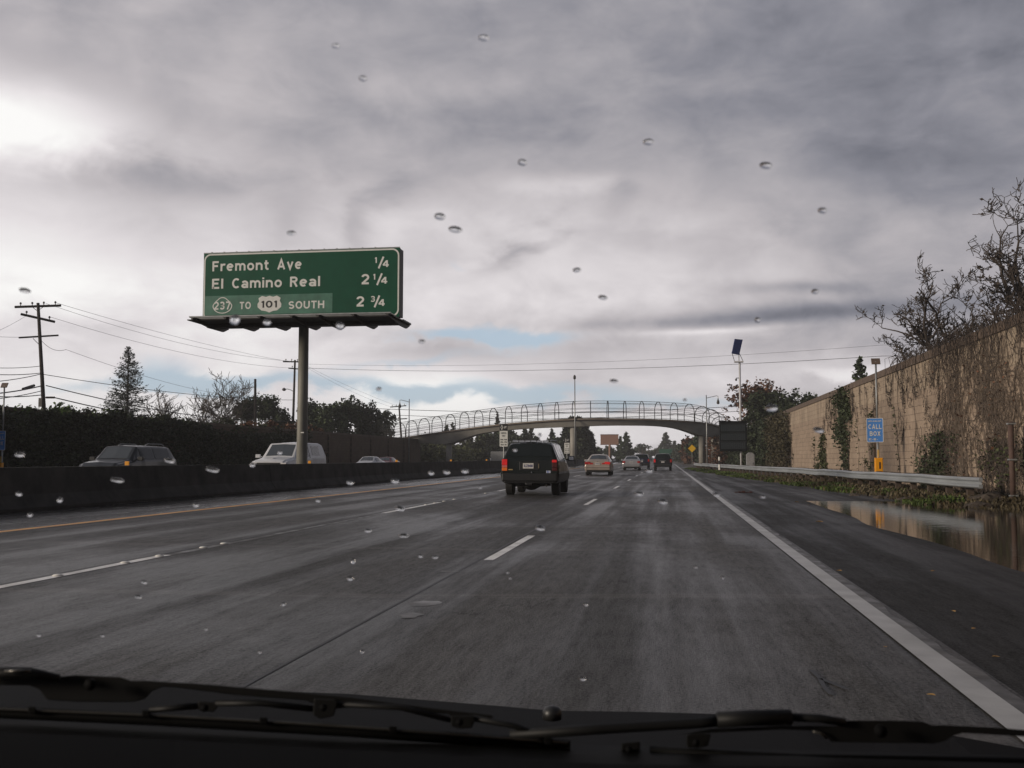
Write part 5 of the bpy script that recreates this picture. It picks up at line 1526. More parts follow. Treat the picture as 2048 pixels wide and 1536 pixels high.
wire('power_line', [A(110, 605), Bp(570, 722)], .35, .014, 'uppermost wire from the leaning pole to the pole by the big sign')
wire('power_line', [A(92, 607), Bp(577, 722)], .8, .014, 'second wire down from the leaning pole to the pole by the big sign')
wire('power_line', [A(101, 634), Bp(583, 736)], .8, .014, 'wire from the middle crossarm of the leaning pole to the distant pole')
wire('power_line', [A(80, 678), A(132, 699), Bp(440, 788)], .4, .016, 'thin wire with a splice slanting down behind the cedar')
wire('power_line', [A(82, 748), Bp(586, 800)], .5, .026, 'single dark wire running right from the leaning pole at mid height')
wire('power_line', [A(92, 771), Bp(586, 842)], .9, .040, 'thick cable passing behind the cedar')
wire('power_line', [A(108, 795), Bp(586, 856)], .9, .045, 'lowest thick cable from the leaning pole')
for k, (y0, y1, r, lb) in enumerate([(684, 632, .012, 'faint wire rising steeply at the left edge'), (668, 672, .012, 'level thin wire at the left edge under the crossarms'), (732, 732, .022, 'wire with a splice at mid height at the left edge'),
                                 (745, 746, .028, 'straight wire just below the spliced one at the left edge'), (766, 748, .028, 'sagging wire entering the pole from the left edge'),
                                 (790, 772, .045, 'thick cable with a black splice case at the left edge'), (789, 790, .035, 'level cable low on the leaning pole at the left'), (801, 782, .030, 'lowest wire at the left edge')]):
    a = at_Y(-60, y0, 62)
    wire('power_line', [a, A(82 - (30 if k < 1 else 0), y1)], .15, r, lb)
q0, q1 = at_Y(46, 778, 72.2), at_Y(68, 771, 73.9)
o = MB().tube([(0, 0, 0), tuple(q1 - q0)], .11, 8).build('splice_case', M_dkplast, loc=q0); tag(o, 'black splice case hanging on the thick cable left of the leaning pole', 'splice case')
wire('power_line', [Bp(609, 736), at_Y(1090, 740, 133), at_Y(1765, 712, 100), at_Y(2100, 690, 90)], .25, .022, 'lower of the two wires crossing the whole freeway')
wire('power_line', [Bp(609, 728), at_Y(1090, 727, 133), at_Y(1765, 690, 100), at_Y(2100, 668, 90)], .25, .012, 'upper, fainter wire crossing the whole freeway')
wire('power_line', [Bp(600, 727), Cq(783, 814)], .5, .013, 'left wire from the sign side pole down to the ramp side pole'); wire('power_line', [Bp(604, 727), Cq(795, 812)], .3, .013, 'right wire from the sign side pole down to the ramp side pole')
for k, (a, c, r) in enumerate([((700, 815), (1490, 812), .045), ((700, 826), (1485, 822), .04)]):
    wire('power_line', [at_Y(*a, 176), at_Y(1100, a[1] + 10 + 2 * k, 188), at_Y(*c, 176)], .2, r, ['upper', 'lower'][k] + ' thick cable running level behind the bridge cage')

# ------------------------------------------------------------------ trees
def base(px, Y, z=-.4):
    p = at_Y(px, 917, Y); return Vector((p.x, Y, z))
def hgt(px, ytop, Y, z=-.4): return at_Y(px, ytop, Y).z - z
# left side, behind the wall
conifer(base(252, 96), 'tall ragged cedar with drooping open branches behind the left wall', hgt(252, 693, 96), 4.0, 5, M_fol_blue, n=8500, leaf=.085, ragged=.35, power=.85, droop=.06, base=.10, asp=3.2)
bare_tree(base(395, 108), 'bare leafless tree right of the cedar behind the wall', hgt(395, 782, 108) * 1.35, 8, levels=4, n0=10, spread=1.2, r0=.15, trunk_f=.52, material=M_bark_gr, rmin=.026, group='trees left of the freeway')
bare_tree(base(432, 112), 'second bare tree with a rounded twiggy crown left of the thick plain pole', hgt(432, 776, 112) * 1.4, 9, levels=4, n0=10, spread=1.2, r0=.14, trunk_f=.52, material=M_bark_gr, rmin=.026, group='trees left of the freeway')
bare_tree(base(345, 104), 'low bare scrubby tree just right of the cedar', hgt(345, 800, 104) * 1.3, 10, levels=4, n0=9, r0=.12, trunk_f=.55, material=M_bark_gr, rmin=.026, group='trees left of the freeway')
leafy_tree(base(490, 122), 'small round dark tree left of the plain pole', hgt(490, 798, 122), 2.7, 41, M_fol_dk, n=2600, leaf=.22, lobes=7, base=.45, group='trees left of the freeway', thin=.1)
leafy_tree(base(540, 130), 'drooping pepper tree left of the big sign pole', hgt(546, 781, 130), 5.4, 42, M_fol_pep, n=6000, leaf=.22, lobes=10, base=.1, group='trees left of the freeway', droop=.35)
leafy_tree(base(570, 126), 'dark bush at the foot of the distant utility pole', hgt(570, 815, 126), 3.5, 43, M_fol_dk, n=3000, leaf=.24, lobes=8, base=.1, group='trees left of the freeway')
leafy_tree(base(642, 132), 'big pepper tree right behind the big sign pole', hgt(648, 779, 132), 6.0, 44, M_fol_pep, n=7500, leaf=.22, lobes=11, base=.1, group='trees left of the freeway', droop=.35)
leafy_tree(base(690, 136), 'broad dark evergreen right of the pepper tree behind the wall', hgt(692, 790, 136), 6.6, 45, M_fol_ev, n=8000, leaf=.24, lobes=12, base=.05, group='trees left of the freeway')
leafy_tree(base(728, 140), 'evergreen sloping down toward the bridge ramp', hgt(725, 806, 140), 5.0, 46, M_fol_dk, n=5500, leaf=.24, lobes=9, base=.05, group='trees left of the freeway')
leafy_tree(base(766, 160), 'pointed dark tree left of the far utility pole', hgt(766, 822, 160), 4.6, 47, M_fol_dk, n=4200, leaf=.26, lobes=8, base=.05, group='trees left of the freeway', thin=.1)
leafy_tree(base(610, 140), 'dark tree filling the gap directly behind the sign pole', hgt(610, 800, 140), 5.0, 48, M_fol_dk, n=4000, leaf=.26, lobes=9, base=.05, group='trees left of the freeway')
# far left treeline seen under and through the bridge
k = 0
desc = ['tall narrow', 'broad', 'low rounded', 'dense', 'ragged', 'feathery']
TL_ = [(822, 872, 215, 7, 'e'), (858, 868, 205, 7, 'e'), (893, 850, 200, 5, 'c'), (905, 845, 230, 4, 'c'), (925, 862, 210, 6, 'o'), (952, 868, 205, 6, 'o'), (975, 862, 215, 6, 'e'), (995, 824, 240, 3.2, 'c'),
       (1003, 850, 225, 6, 'e'), (1030, 860, 210, 6, 'd'), (1050, 852, 230, 5, 'c'), (1063, 851, 240, 5.5, 'c'), (1082, 866, 225, 6, 'd'), (1104, 858, 235, 5.0, 'c'), (1117, 870, 215, 5, 'd')]
pos = ['left of the left bridge pier', 'beside the left ramp', 'right of the left bridge pier', 'over the left pier top', 'between the left pier and the carpool sign', 'under the left bridge span', 'behind the carpool sign',
       'spiring into the cage above the carpool sign', 'just behind the carpool sign board', 'above the roof of the dark green SUV, left', 'over the centre of the dark green SUV', 'over the right roof edge of the dark green SUV',
       'left of the middle pier', 'nearest the middle pier, spiky topped', 'low against the left side of the middle pier']
for (px, yt, Y, w, kd), ps in zip(TL_, pos):
    lb = {'e': 'dark evergreen ', 'c': 'pointed conifer ', 'o': 'olive green tree ', 'd': 'dense dark tree '}[kd] + ps
    if kd == 'c': conifer(base(px, Y), lb, hgt(px, yt, Y), w * .5, 60 + k, M_fol_dk, n=1800, leaf=.34, group='far trees under the bridge')
    else: leafy_tree(base(px, Y), lb, hgt(px, yt, Y), w, 60 + k, {'e': M_fol_ev, 'o': M_fol_ol, 'd': M_fol_dk}[kd], n=3000, leaf=.34, lobes=8, base=.0, group='far trees under the bridge')
    k += 1
def bank(rnd):
    Y = rnd.uniform(150, 215); return (-38 + rnd.gauss(0, 1.5) - (Y - 150) * .02, Y, -.3 + 3.6 * rnd.random() ** .8)
hedge('roadside_shrubs', bank, 9000, .3, M_fol_ol, 'long band of dark olive shrubs on the far left verge beyond the bridge', 'shrubs', 39)
conifer(base(1152, 205), 'massive dense dark conifer behind the middle bridge pier', hgt(1152, 836, 205), 4.6, 90, M_fol_dk, n=9000, leaf=.40, ragged=.15, power=.42, name='cypress_tree', base=.02)
conifer(base(1172, 212), 'dense shoulder of dark conifer right of the middle pier', hgt(1172, 862, 212), 3.0, 91, M_fol_dk, n=4000, leaf=.40, ragged=.15, power=.4, name='cypress_tree', base=.02)
conifer(base(1253, 300), 'tall twin spired conifer right of the brown sign back', hgt(1253, 864, 300), 3.2, 92, M_fol_ev, n=2400, leaf=.45, ragged=.5)
conifer(base(1241, 305), 'slim conifer just right of the brown sign back', hgt(1241, 873, 305), 2.4, 93, M_fol_ev, n=1600, leaf=.45, ragged=.5)
conifer(base(1332, 420), 'large far conifer on the horizon above the road end', hgt(1332, 865, 420), 5.2, 94, M_fol_dk, n=2600, leaf=.6, ragged=.4)
conifer(base(1350, 430), 'smaller far conifer right of the large one on the horizon', hgt(1350, 882, 430), 3.2, 95, M_fol_dk, n=1400, leaf=.6, ragged=.4)
FT = [(1190, 901, 300, 9), (1205, 897, 310, 9), (1222, 894, 320, 9), (1238, 898, 330, 9), (1262, 902, 340, 10), (1283, 893, 420, 12), (1297, 896, 430, 12), (1310, 897, 440, 12), (1330, 900, 450, 12), (1350, 898, 400, 12), (1366, 893, 300, 9), (1378, 884, 250, 7), (1392, 872, 230, 7), (1404, 868, 215, 6), (1385, 902, 240, 7)]
fl = ['left of the brown sign back post', 'low behind the brown sign back post', 'under the brown sign back', 'right of the brown sign back post', 'at the foot of the twin spired conifer', 'above the dark blue SUV', 'on the horizon left of the green sign',
      'on the horizon just left of the far conifer', 'at the foot of the large far conifer', 'right of the distant green sign', 'left of the yellow diamond sign', 'behind the yellow diamond sign', 'left of the right bridge pier', 'touching the right bridge pier', 'low beneath the yellow diamond sign']
for i, ((px, yt, Y, w), ps) in enumerate(zip(FT, fl)):
    leafy_tree(base(px, Y), 'hazy far tree ' + ps, hgt(px, yt, Y), w, 120 + i, [M_fol_dk, M_fol_ev, M_fol_rd][2 if px in (1392, 1385) else i % 2], n=1500, leaf=.5, lobes=7, base=.0, group='trees on the horizon')
# palm on the horizon
def palm(px, yt, Y, label, seed):
    rnd = random.Random(seed); b0 = base(px, Y); H = hgt(px, yt, Y)
    e = empty('palm_tree', b0, label, 'tree', 'palms on the horizon')
    MB().tube([(0, 0, 0), (.1, 0, H * .9)], .16, 6).build('trunk', M_bark, e)
    b = MB()
    for k in range(26):
        a = rnd.random() * 2 * PI; d = Vector((math.cos(a), math.sin(a), 0)); up = rnd.uniform(-.6, 1.0)
        p0 = Vector((.1, 0, H * .9)); p1 = p0 + d * .8 + Vector((0, 0, up)); p2 = p0 + d * 1.7 + Vector((0, 0, up * .4 - .3)); s_ = d.cross(Vector((0, 0, 1))) * .28
        b.quad(p0 - s_ * .3, p0 + s_ * .3, p1 + s_, p1 - s_); b.quad(p1 - s_, p1 + s_, p2 + s_ * .2, p2 - s_ * .2)
    b.build('fronds', M_fol_dk, e)
for i, (px, yt, ps) in enumerate([(1278, 889, 'leftmost'), (1285, 888, 'second'), (1291, 890, 'third'), (1297, 892, 'rightmost')]):
    palm(px, yt, 400, ps + ' of the four small palms on the horizon above the silver sedan', 200 + i)
# right side behind the wall
leafy_tree(base(1512, 128), 'bushy reddish tree behind the message board mast', hgt(1530, 757, 128), 7.0, 140, M_fol_rd, n=5200, leaf=.22, lobes=14, base=.2, group='trees behind the right wall', thin=.12)
leafy_tree(base(1545, 120), 'big dark evergreen behind the far part of the tan wall', hgt(1545, 756, 120), 6.8, 141, M_fol_dk, n=11000, leaf=.24, lobes=13, base=.0, group='trees behind the right wall')
leafy_tree(base(1600, 112), 'rounded dark evergreen over the cap of the tan wall', hgt(1608, 771, 112), 5.4, 142, M_fol_dk, n=7000, leaf=.22, lobes=10, base=.1, group='trees behind the right wall')
conifer(base(1724, 100), 'small grey green conifer peeking over the tan wall by the call box panel', hgt(1723, 714, 100), 1.7, 143, M_fol_ev, n=3600, leaf=.20, ragged=.3, power=.6)
bare_tree(base(1686, 100), 'small round bare bush top over the tan wall', hgt(1684, 757, 100), 144, levels=3, n0=8, r0=.07, trunk_f=.5, rmin=.012, group='trees behind the right wall')
def gnarled_tree(px0, Y, forky, tips, label, seed, depthj=1.6, r0=.11):
    rnd = random.Random(seed)
    b0 = at_Y(px0, 917, Y); b0.z = -.2
    e = empty('bare_tree', b0, label, 'tree', 'bare trees behind the right wall')
    fork = at_Y(px0, forky, Y) - b0
    tb, bb, tw = MB(), MB(), MB(); buds = []
    tb.tube([(0, 0, -.2), (.1, .05, fork.z * .5), tuple(fork)], [.24, .19, .15], 9)
    def twig(p, d, L, r, lev):
        seg = 5 if lev < 3 else 3; pts = [p.copy()]; rad = [r]
        for k in range(seg):
            d = (d + Vector((rnd.gauss(0, .28), rnd.gauss(0, .28), rnd.gauss(.07, .25)))).normalized(); p = p + d * (L / seg)
            pts.append(p.copy()); rad.append(max(.015, r * (1 - .6 * (k + 1) / seg)))
        (bb if lev < 2 else tw).tube(pts, rad, 4 if lev < 2 else 3, cap=False)
        if lev >= 2: buds.extend(pts[1:])
        if lev < 3:
            for q in range((5, 4)[lev - 1]):
                i_ = rnd.randint(1, seg); s_ = Vector((rnd.gauss(0, 1), rnd.gauss(0, 1), rnd.gauss(0, .7))).normalized()
                twig(pts[i_], (d * .6 + s_ * .9 + Vector((0, 0, .25))).normalized(), L * rnd.uniform(.38, .62), rad[i_] * .62, lev + 1)
    for (tx, ty) in tips:
        t = at_Y(tx, ty, Y + rnd.uniform(-depthj, depthj)) - b0
        v = t - fork; L = v.length; n = 8; pts = []; rad = []
        side = Vector((rnd.gauss(0, 1), rnd.gauss(0, 1), 0)) * L * .10
        for k in range(n + 1):
            u = k / n; p = fork + v * u + Vector((0, 0, 1)) * math.sin(u * PI) * L * rnd.uniform(.02, .09) + side * math.sin(u * PI) + Vector((rnd.gauss(0, .05), rnd.gauss(0, .05), rnd.gauss(0, .05))) * L * .25
            pts.append(p); rad.append(r0 * (1 - .78 * u))
        bb.tube(pts, rad, 6, cap=False)
        for q in range(8):
            i_ = rnd.randint(2, n); d = (pts[i_] - pts[i_ - 1]).normalized(); s_ = Vector((rnd.gauss(0, 1), rnd.gauss(0, 1), rnd.gauss(0, .8))).normalized()
            twig(pts[i_], (d * .7 + s_ * .8 + Vector((0, 0, .2))).normalized(), L * rnd.uniform(.16, .34), rad[i_] * .7, 1)
    tb.build('trunk', M_bark, e, smooth=True); bb.build('branches', M_bark, e)
    P = [rnd.choice(buds) + Vector((rnd.gauss(0, .04), rnd.gauss(0, .04), rnd.gauss(0, .04))) for _ in range(700)]
    leaf_quads(P, .10, rnd, tw); tw.build('twigs', M_bark, e)
gnarled_tree(1895, 54, 770, [(1765, 655), (1800, 690), (1795, 625), (1840, 575), (1868, 560), (1905, 590), (1950, 610), (1975, 660), (1915, 650)], 'spreading gnarled bare tree arching over the wall above the call box', 151)
gnarled_tree(2075, 45, 690, [(1972, 500), (1985, 560), (1975, 610), (2020, 455), (2040, 440), (2090, 430), (2130, 500), (2030, 560), (2150, 600)], 'tallest bare tree at the right edge above the vine covered wall', 153, r0=.10)

# ------------------------------------------------------------------ weeds, leaves, litter on the right verge
rnd = random.Random(77)
b = MB()
def weed(x, y, h, n, sp):
    z = zg(x, y) - .02
    for _ in range(n):
        a = rnd.random() * 2 * PI; d = Vector((math.cos(a), math.sin(a), 0)); p = Vector((x + rnd.gauss(0, sp), y + rnd.gauss(0, sp), z))
        hh = h * rnd.uniform(.5, 1.3); w = Vector((-d.y, d.x, 0)) * rnd.uniform(.012, .03) * (1 + y / 60)
        t = p + d * hh * rnd.uniform(.2, .9) + Vector((0, 0, hh)); m = p.lerp(t, .55) + Vector((0, 0, hh * .15))
        i = len(b.v); b.v += [tuple(q) for q in (p - w * .5, p + w * .5, m + w, t, m - w)]
        b.f += [(i, i + 1, i + 2, i + 4), (i + 4, i + 2, i + 3)]
for _ in range(5200):
    y = 30.5 + 96 * rnd.random() ** 1.35; e0 = rail_x(y) - 1.45
    x = e0 + abs(rnd.gauss(0, .75)) + .1
    if nz(x * .9, y * .25, 4) < .0 or x > 9.8: continue
    weed(x, y, .11 + .13 * nz(x, y * .3, 2), 8, .14)
tag(b.build('grass', foliage('weed_green', (.060, .088, .020))), kind='stuff')
b = MB()
for _ in range(1500):
    y = 27.5 + 40 * rnd.random() ** 1.2; x = rnd.uniform(max(rail_x(y) - 1.2, 5), 9.8)
    weed(x, y, .15, 7, .2)
for _ in range(500):
    y = rnd.uniform(6, 32); weed(rnd.uniform(9.2, 9.75), y, .16, 7, .12)
tag(b.build('dead_grass', foliage('dead_weed', (.075, .060, .034))), kind='stuff')
# lumps of broken soil and stone at the foot of the wall
M_rock = mat('bank_soil', (.060, .046, .034), .9, var=.5, scale=3, bump=.8)
def rock(loc, s, label, seed, sq=.5):
    bm = bmesh.new(); bmesh.ops.create_icosphere(bm, subdivisions=3, radius=1)
    for v in bm.verts:
        k = 1 + .45 * noise.noise(v.co * 1.3 + Vector((seed, 0, 0))) + .15 * noise.noise(v.co * 4 + Vector((seed, 0, 0)))
        v.co = Vector((v.co.x * k * s, v.co.y * k * s * 1.3, v.co.z * k * s * sq))
    me = bpy.data.meshes.new('rock'); bm.to_mesh(me); bm.free(); me.materials.append(M_rock)
    o = bpy.data.objects.new('rock', me); COL.objects.link(o); o.location = loc; tag(o, label, 'rock', 'lumps of soil and stone along the verge')
for i, (x, y, s_, lb) in enumerate([(8.3, 29.2, .42, 'rounded lump of soil below the near end of the guardrail'), (9.0, 30.8, .5, 'largest lump of soil between the rail end and the wall'), (7.3, 33.0, .30, 'small stone at the water edge under the guardrail'),
                                (9.3, 27.6, .30, 'small soil lump at the wall foot beside the stand pipe'), (6.9, 35.2, .22, 'stone among the weeds under the rail'), (6.5, 37.5, .20, 'second stone among the weeds farther along')]):
    rock((x, y, zg(x, y) - .02), s_, lb, i * 7.0)
# fallen leaves and a piece of brown litter on the shoulder
M_leaf = mat('fallen_leaf', (.36, .21, .06), .6, var=.3)
lf = None
for i, (px, py, lb) in enumerate([(1639, 1039, 'brightest yellow leaf lying on the shoulder short of the puddle'), (1594, 1000, 'orange leaf on the shoulder near the weeds'), (1617, 1005, 'small orange leaf beside another near the puddle tip'), (1677, 1153, 'pale leaf on the shoulder beside the white line'),
                              (1866, 1146, 'dull leaf in the middle of the dark shoulder'), (1907, 1234, 'leaf low on the dark shoulder near the line'), (1993, 1332, 'nearest dull leaf on the shoulder'), (1771, 1316, 'dark leaf in our lane beside the white line'), (1862, 1418, 'leaf in our lane nearest the wiper'), (1948, 1271, 'small leaf on the shoulder right of centre')]):
    r = ray(px, py); t = (-.06 - CAMH) / r.z if px > 1640 else (-CAMH) / r.z; p = CP + r * t
    p.z = zg(p.x, p.y) + .012 if p.x > 1.8 else .010
    if lf is None:
        b_ = MB(); b_.v = [(0, -.08, 0), (.05, -.03, .012), (.04, .04, .018), (0, .09, .004), (-.045, .04, .02), (-.05, -.03, .014), (0, 0, -.002)]; b_.f = [(6, i_, (i_ + 1) % 6) for i_ in range(6)]
        lf = b_.build('fallen_leaf', M_leaf); lf.location = p; tag(lf, lb, 'leaf', 'fallen leaves on the shoulder'); lf.rotation_euler.z = 1
    else:
        o = lf.copy(); COL.objects.link(o); o.location = p; o['label'] = lb; o.rotation_euler.z = i * 1.3; s_ = [1, .9, .7, .5, .4, .35, .3, .3, .3, .3][i]; o.scale = (s_, s_, s_)
r = ray(1487, 986); p = CP + r * ((-.05 - CAMH) / r.z)
b_ = MB()
for k in range(5): b_.box(-.32 + k * .13, -.20 + k * .13, -.10 + .03 * (k % 2), .10, 0, .03 + .02 * (k % 3))
o = b_.build('litter', mat('litter_red', (.06, .022, .018), .8), loc=(p.x, p.y, zg(p.x, p.y)), bevel=.01); tag(o, 'flattened dark red brown litter lying on the shoulder before the weeds', 'litter')

# ------------------------------------------------------------------ the car we sit in: hood, wipers, dashboard
M_hood = mat('own_hood_paint', (.006, .006, .0065),      .7, 0, var=.12, scale=30, bump=.05, spec=.04)
M_wip = mat('wiper_black', (.007, .007, .007), .55, var=.1, scale=60, spec=.22)
M_wipe = mat('wiper_edge', (.10, .095, .085), .3, .7)
M_dash = mat('dashboard', (.004, .004, .0042), .8, var=.15, scale=10, spec=.04)
M_rub = mat('wiper_rubber', (.003, .003, .003), .7, spec=.1)
car = empty('own_car', (0, 1.2, 0), 'black hood edge, wipers and dashboard of our own car along the bottom', 'car')
Mc = Matrix.Translation((0, -1.2, 0))
def strip_surface(name, top, bot, d0, d1, material, parent, th=.01):
    """surface between two edges: far edge `top` at distance d0, near edge `bot` at distance d1"""
    b = MB(); n = len(top)
    for (xa, ya), (xb, yb) in zip(top, bot):
        p, q = at_d(xa, ya, d0), at_d(xb, yb, d1)
        b.v += [tuple(Mc @ p), tuple(Mc @ q), tuple(Mc @ (p - Vector((0, 0, th)))), tuple(Mc @ (q - Vector((0, 0, th))))]
    for i in range(n - 1):
        o = 4 * i
        b.f += [(o, o + 1, o + 5, o + 4), (o + 2, o + 6, o + 7, o + 3), (o, o + 4, o + 6, o + 2), (o + 1, o + 3, o + 7, o + 5)]
    b.f += [(0, 2, 3, 1), (4 * n - 4, 4 * n - 3, 4 * n - 1, 4 * n - 2)]
    return b.build(name, material, parent, smooth=False)
hx = [-300, 0, 150, 400, 700, 1000, 1100, 1300, 1570, 1750, 1900, 2048, 2350]
hy = [1330, 1352, 1360, 1376, 1388, 1412, 1421, 1424, 1432, 1452, 1470, 1497, 1540]
strip_surface('hood', list(zip(hx, hy)), [(x, 1560 + (x * .02)) for x in hx], 1.75, 1.05, M_hood, car, .03)
# black cowl gap between hood and glass, then the dashboard
strip_surface('cowl', [(-300, 1415), (0, 1432), (700, 1468), (1200, 1490), (1600, 1500), (2048, 1512), (2350, 1522)], [(-300, 1560), (0, 1580), (700, 1600), (1200, 1620), (1600, 1620), (2048, 1640), (2350, 1640)], .80, .62, M_rub, car)
strip_surface('dashboard', [(-300, 1452), (0, 1464), (350, 1480), (700, 1500), (1200, 1528), (1600, 1534), (2048, 1538), (2350, 1540)], [(-300, 1760), (0, 1760), (350, 1760), (700, 1760), (1200, 1760), (1600, 1760), (2048, 1760), (2350, 1760)], .58, .40, M_dash, car)
def plate_px(name, poly, d, th, material, parent, bevel=.0008):
    b = MB(); b.prism(poly, 0, th, lambda u, v, t: Mc @ at_d(u, v, d + t)); return b.build(name, material, parent, bevel=bevel)
def tube_px(name, pts, d, r, material, parent, n=8, asp=None):
    b = MB(); b.tube([tuple(Mc @ at_d(x, y, d + (dd[0] if dd else 0))) for x, y, *dd in pts], r, n); return b.build(name, material, parent, smooth=True)
b = MB(); b.box(-1.12, .62, -1.5, .38, 1.47, 1.52, Mc); b.build('roof', M_hood, car, bevel=.01)  # roof slab out of view, added to shade the dashboard from the sky
D1 = .78
wp = plate_px('wiper', [(-60, 1352), (40, 1352), (118, 1353), (150, 1350), (240, 1354), (262, 1361), (290, 1361), (420, 1369), (560, 1381), (700, 1394), (860, 1415), (985, 1430), (985, 1437), (925, 1436), (905, 1434), (895, 1428),
      (720, 1414), (690, 1416), (668, 1418), (632, 1414), (626, 1407), (612, 1401), (470, 1390), (350, 1375), (325, 1374), (305, 1382), (290, 1398), (268, 1404), (160, 1404), (95, 1400), (78, 1378), (58, 1371), (-60, 1370)], D1, .010, M_wip, car)
tube_px('arm', [(-80, 1346), (20, 1346), (60, 1345), (118, 1357)], D1 - .012, [.0045, .0045, .004, .003], M_wip, wp)
tube_px('arm_highlight', [(10, 1343), (35, 1341.5), (60, 1342)], D1 - .019, .0012, M_wipe, wp)
plate_px('claw', [(396, 1403), (432, 1404), (436, 1414), (428, 1424), (402, 1423), (396, 1418)], D1 - .004, .012, M_wip, wp)
plate_px('claw', [(628, 1397), (668, 1399), (676, 1404), (668, 1432), (640, 1438), (626, 1430)], D1 - .006, .014, M_wip, wp)
plate_px('claw', [(902, 1432), (946, 1431), (950, 1440), (944, 1456), (918, 1458), (902, 1452)], D1 - .006, .014, M_wip, wp)
tube_px('bridge_bar', [(432, 1407), (520, 1406), (626, 1418)], D1 - .002, .0024, M_wip, wp); tube_px('bridge_bar', [(300, 1420), (345, 1416), (396, 1412)], D1 - .002, .0024, M_wip, wp)
tube_px('bridge_bar', [(676, 1408), (800, 1415), (902, 1440)], D1 - .002, .0022, M_wip, wp); tube_px('bridge_bar', [(946, 1436), (1030, 1452), (1090, 1476)], D1 - .002, .0024, M_wip, wp)
for x, y in ((183, 1368), (411, 1415), (648, 1414), (920, 1443)):
    b = MB(); c = Mc @ at_d(x, y, D1 - .011); b.lathe(tuple(c), [(.0044 if x < 200 else .0028, -.003), (.004 if x < 200 else .0025, 0.0), (.001, .0015)][::-1], 12, 'Y'); b.build('rivet', M_hood, wp, smooth=True)
tube_px('blade', [(-80, 1421), (0, 1425), (300, 1439), (700, 1462), (1140, 1493)], D1, .0045, M_rub, wp)
tube_px('blade_spine', [(-80, 1414), (0, 1418), (300, 1430), (600, 1447), (780, 1459), (1136, 1486)], D1 - .006, .0011, M_wipe, wp)
for x, y in ((64, 1421), (292, 1428), (527, 1442), (786, 1460), (1097, 1483)): plate_px('clip', [(x - 8, y - 8), (x + 8, y - 7), (x + 8, y + 7), (x - 8, y + 6)], D1 - .009, .006, M_rub, wp)
wp2 = plate_px('wiper', [(1355, 1472), (1373, 1468), (1400, 1467), (1560, 1459), (1625, 1461), (1650, 1470), (1662, 1484), (1760, 1486), (1870, 1487), (1890, 1482), (1905, 1472), (1925, 1466), (2048, 1473), (2200, 1500), (2200, 1476), (2048, 1460),
      (1990, 1455), (1880, 1450), (1865, 1451), (1845, 1443), (1790, 1441), (1700, 1441), (1685, 1443), (1675, 1452), (1560, 1452), (1420, 1458), (1372, 1467)], D1, .010, M_wip, car)
tube_px('arm', [(1020, 1470), (1200, 1458), (1400, 1446), (1440, 1442)], D1 - .002, .0040, M_wip, wp2); tube_px('arm', [(1434, 1440), (1500, 1436), (1582, 1435)], D1 - .004, .0060, M_wip, wp2)
tube_px('arm', [(1580, 1434), (1640, 1437), (1690, 1445)], D1 - .002, .0032, M_wip, wp2)
plate_px('claw', [(1373, 1469), (1400, 1466), (1422, 1468), (1416, 1492), (1395, 1497), (1373, 1494)], D1 - .006, .014, M_wip, wp2); plate_px('claw', [(1243, 1486), (1280, 1482), (1280, 1500), (1243, 1502)], D1 - .006, .014, M_wip, wp2)
for x, y in ((1760, 1461), (1392, 1484), (1258, 1498)):
    b = MB(); c = Mc @ at_d(x, y, D1 - .011); r0 = .0048 if x > 1700 else .0026; b.lathe(tuple(c), [(r0, -.003), (r0 * .9, 0), (.001, .0015)][::-1], 12, 'Y'); b.build('rivet', M_hood, wp2, smooth=True)
tube_px('blade', [(1300, 1505), (1600, 1520), (2200, 1530)], D1, .0045, M_rub, wp2); tube_px('blade_spine', [(1600, 1518), (1640, 1520), (1900, 1528), (2150, 1536)], D1 - .006, .0011, M_wipe, wp2)
tube_px('arm_highlight', [(1626, 1463), (1641, 1466), (1654, 1477)], D1 - .003, .0010, M_wipe, wp2)
c = Mc @ at_d(1104, 1422, 1.55)
b = MB(); b.lathe(tuple(c), [(.0145, -.012), (.0145, -.001), (.0115, .005), (.004, .008)], 16); b.build('washer_nozzle', M_trim, car, smooth=True)

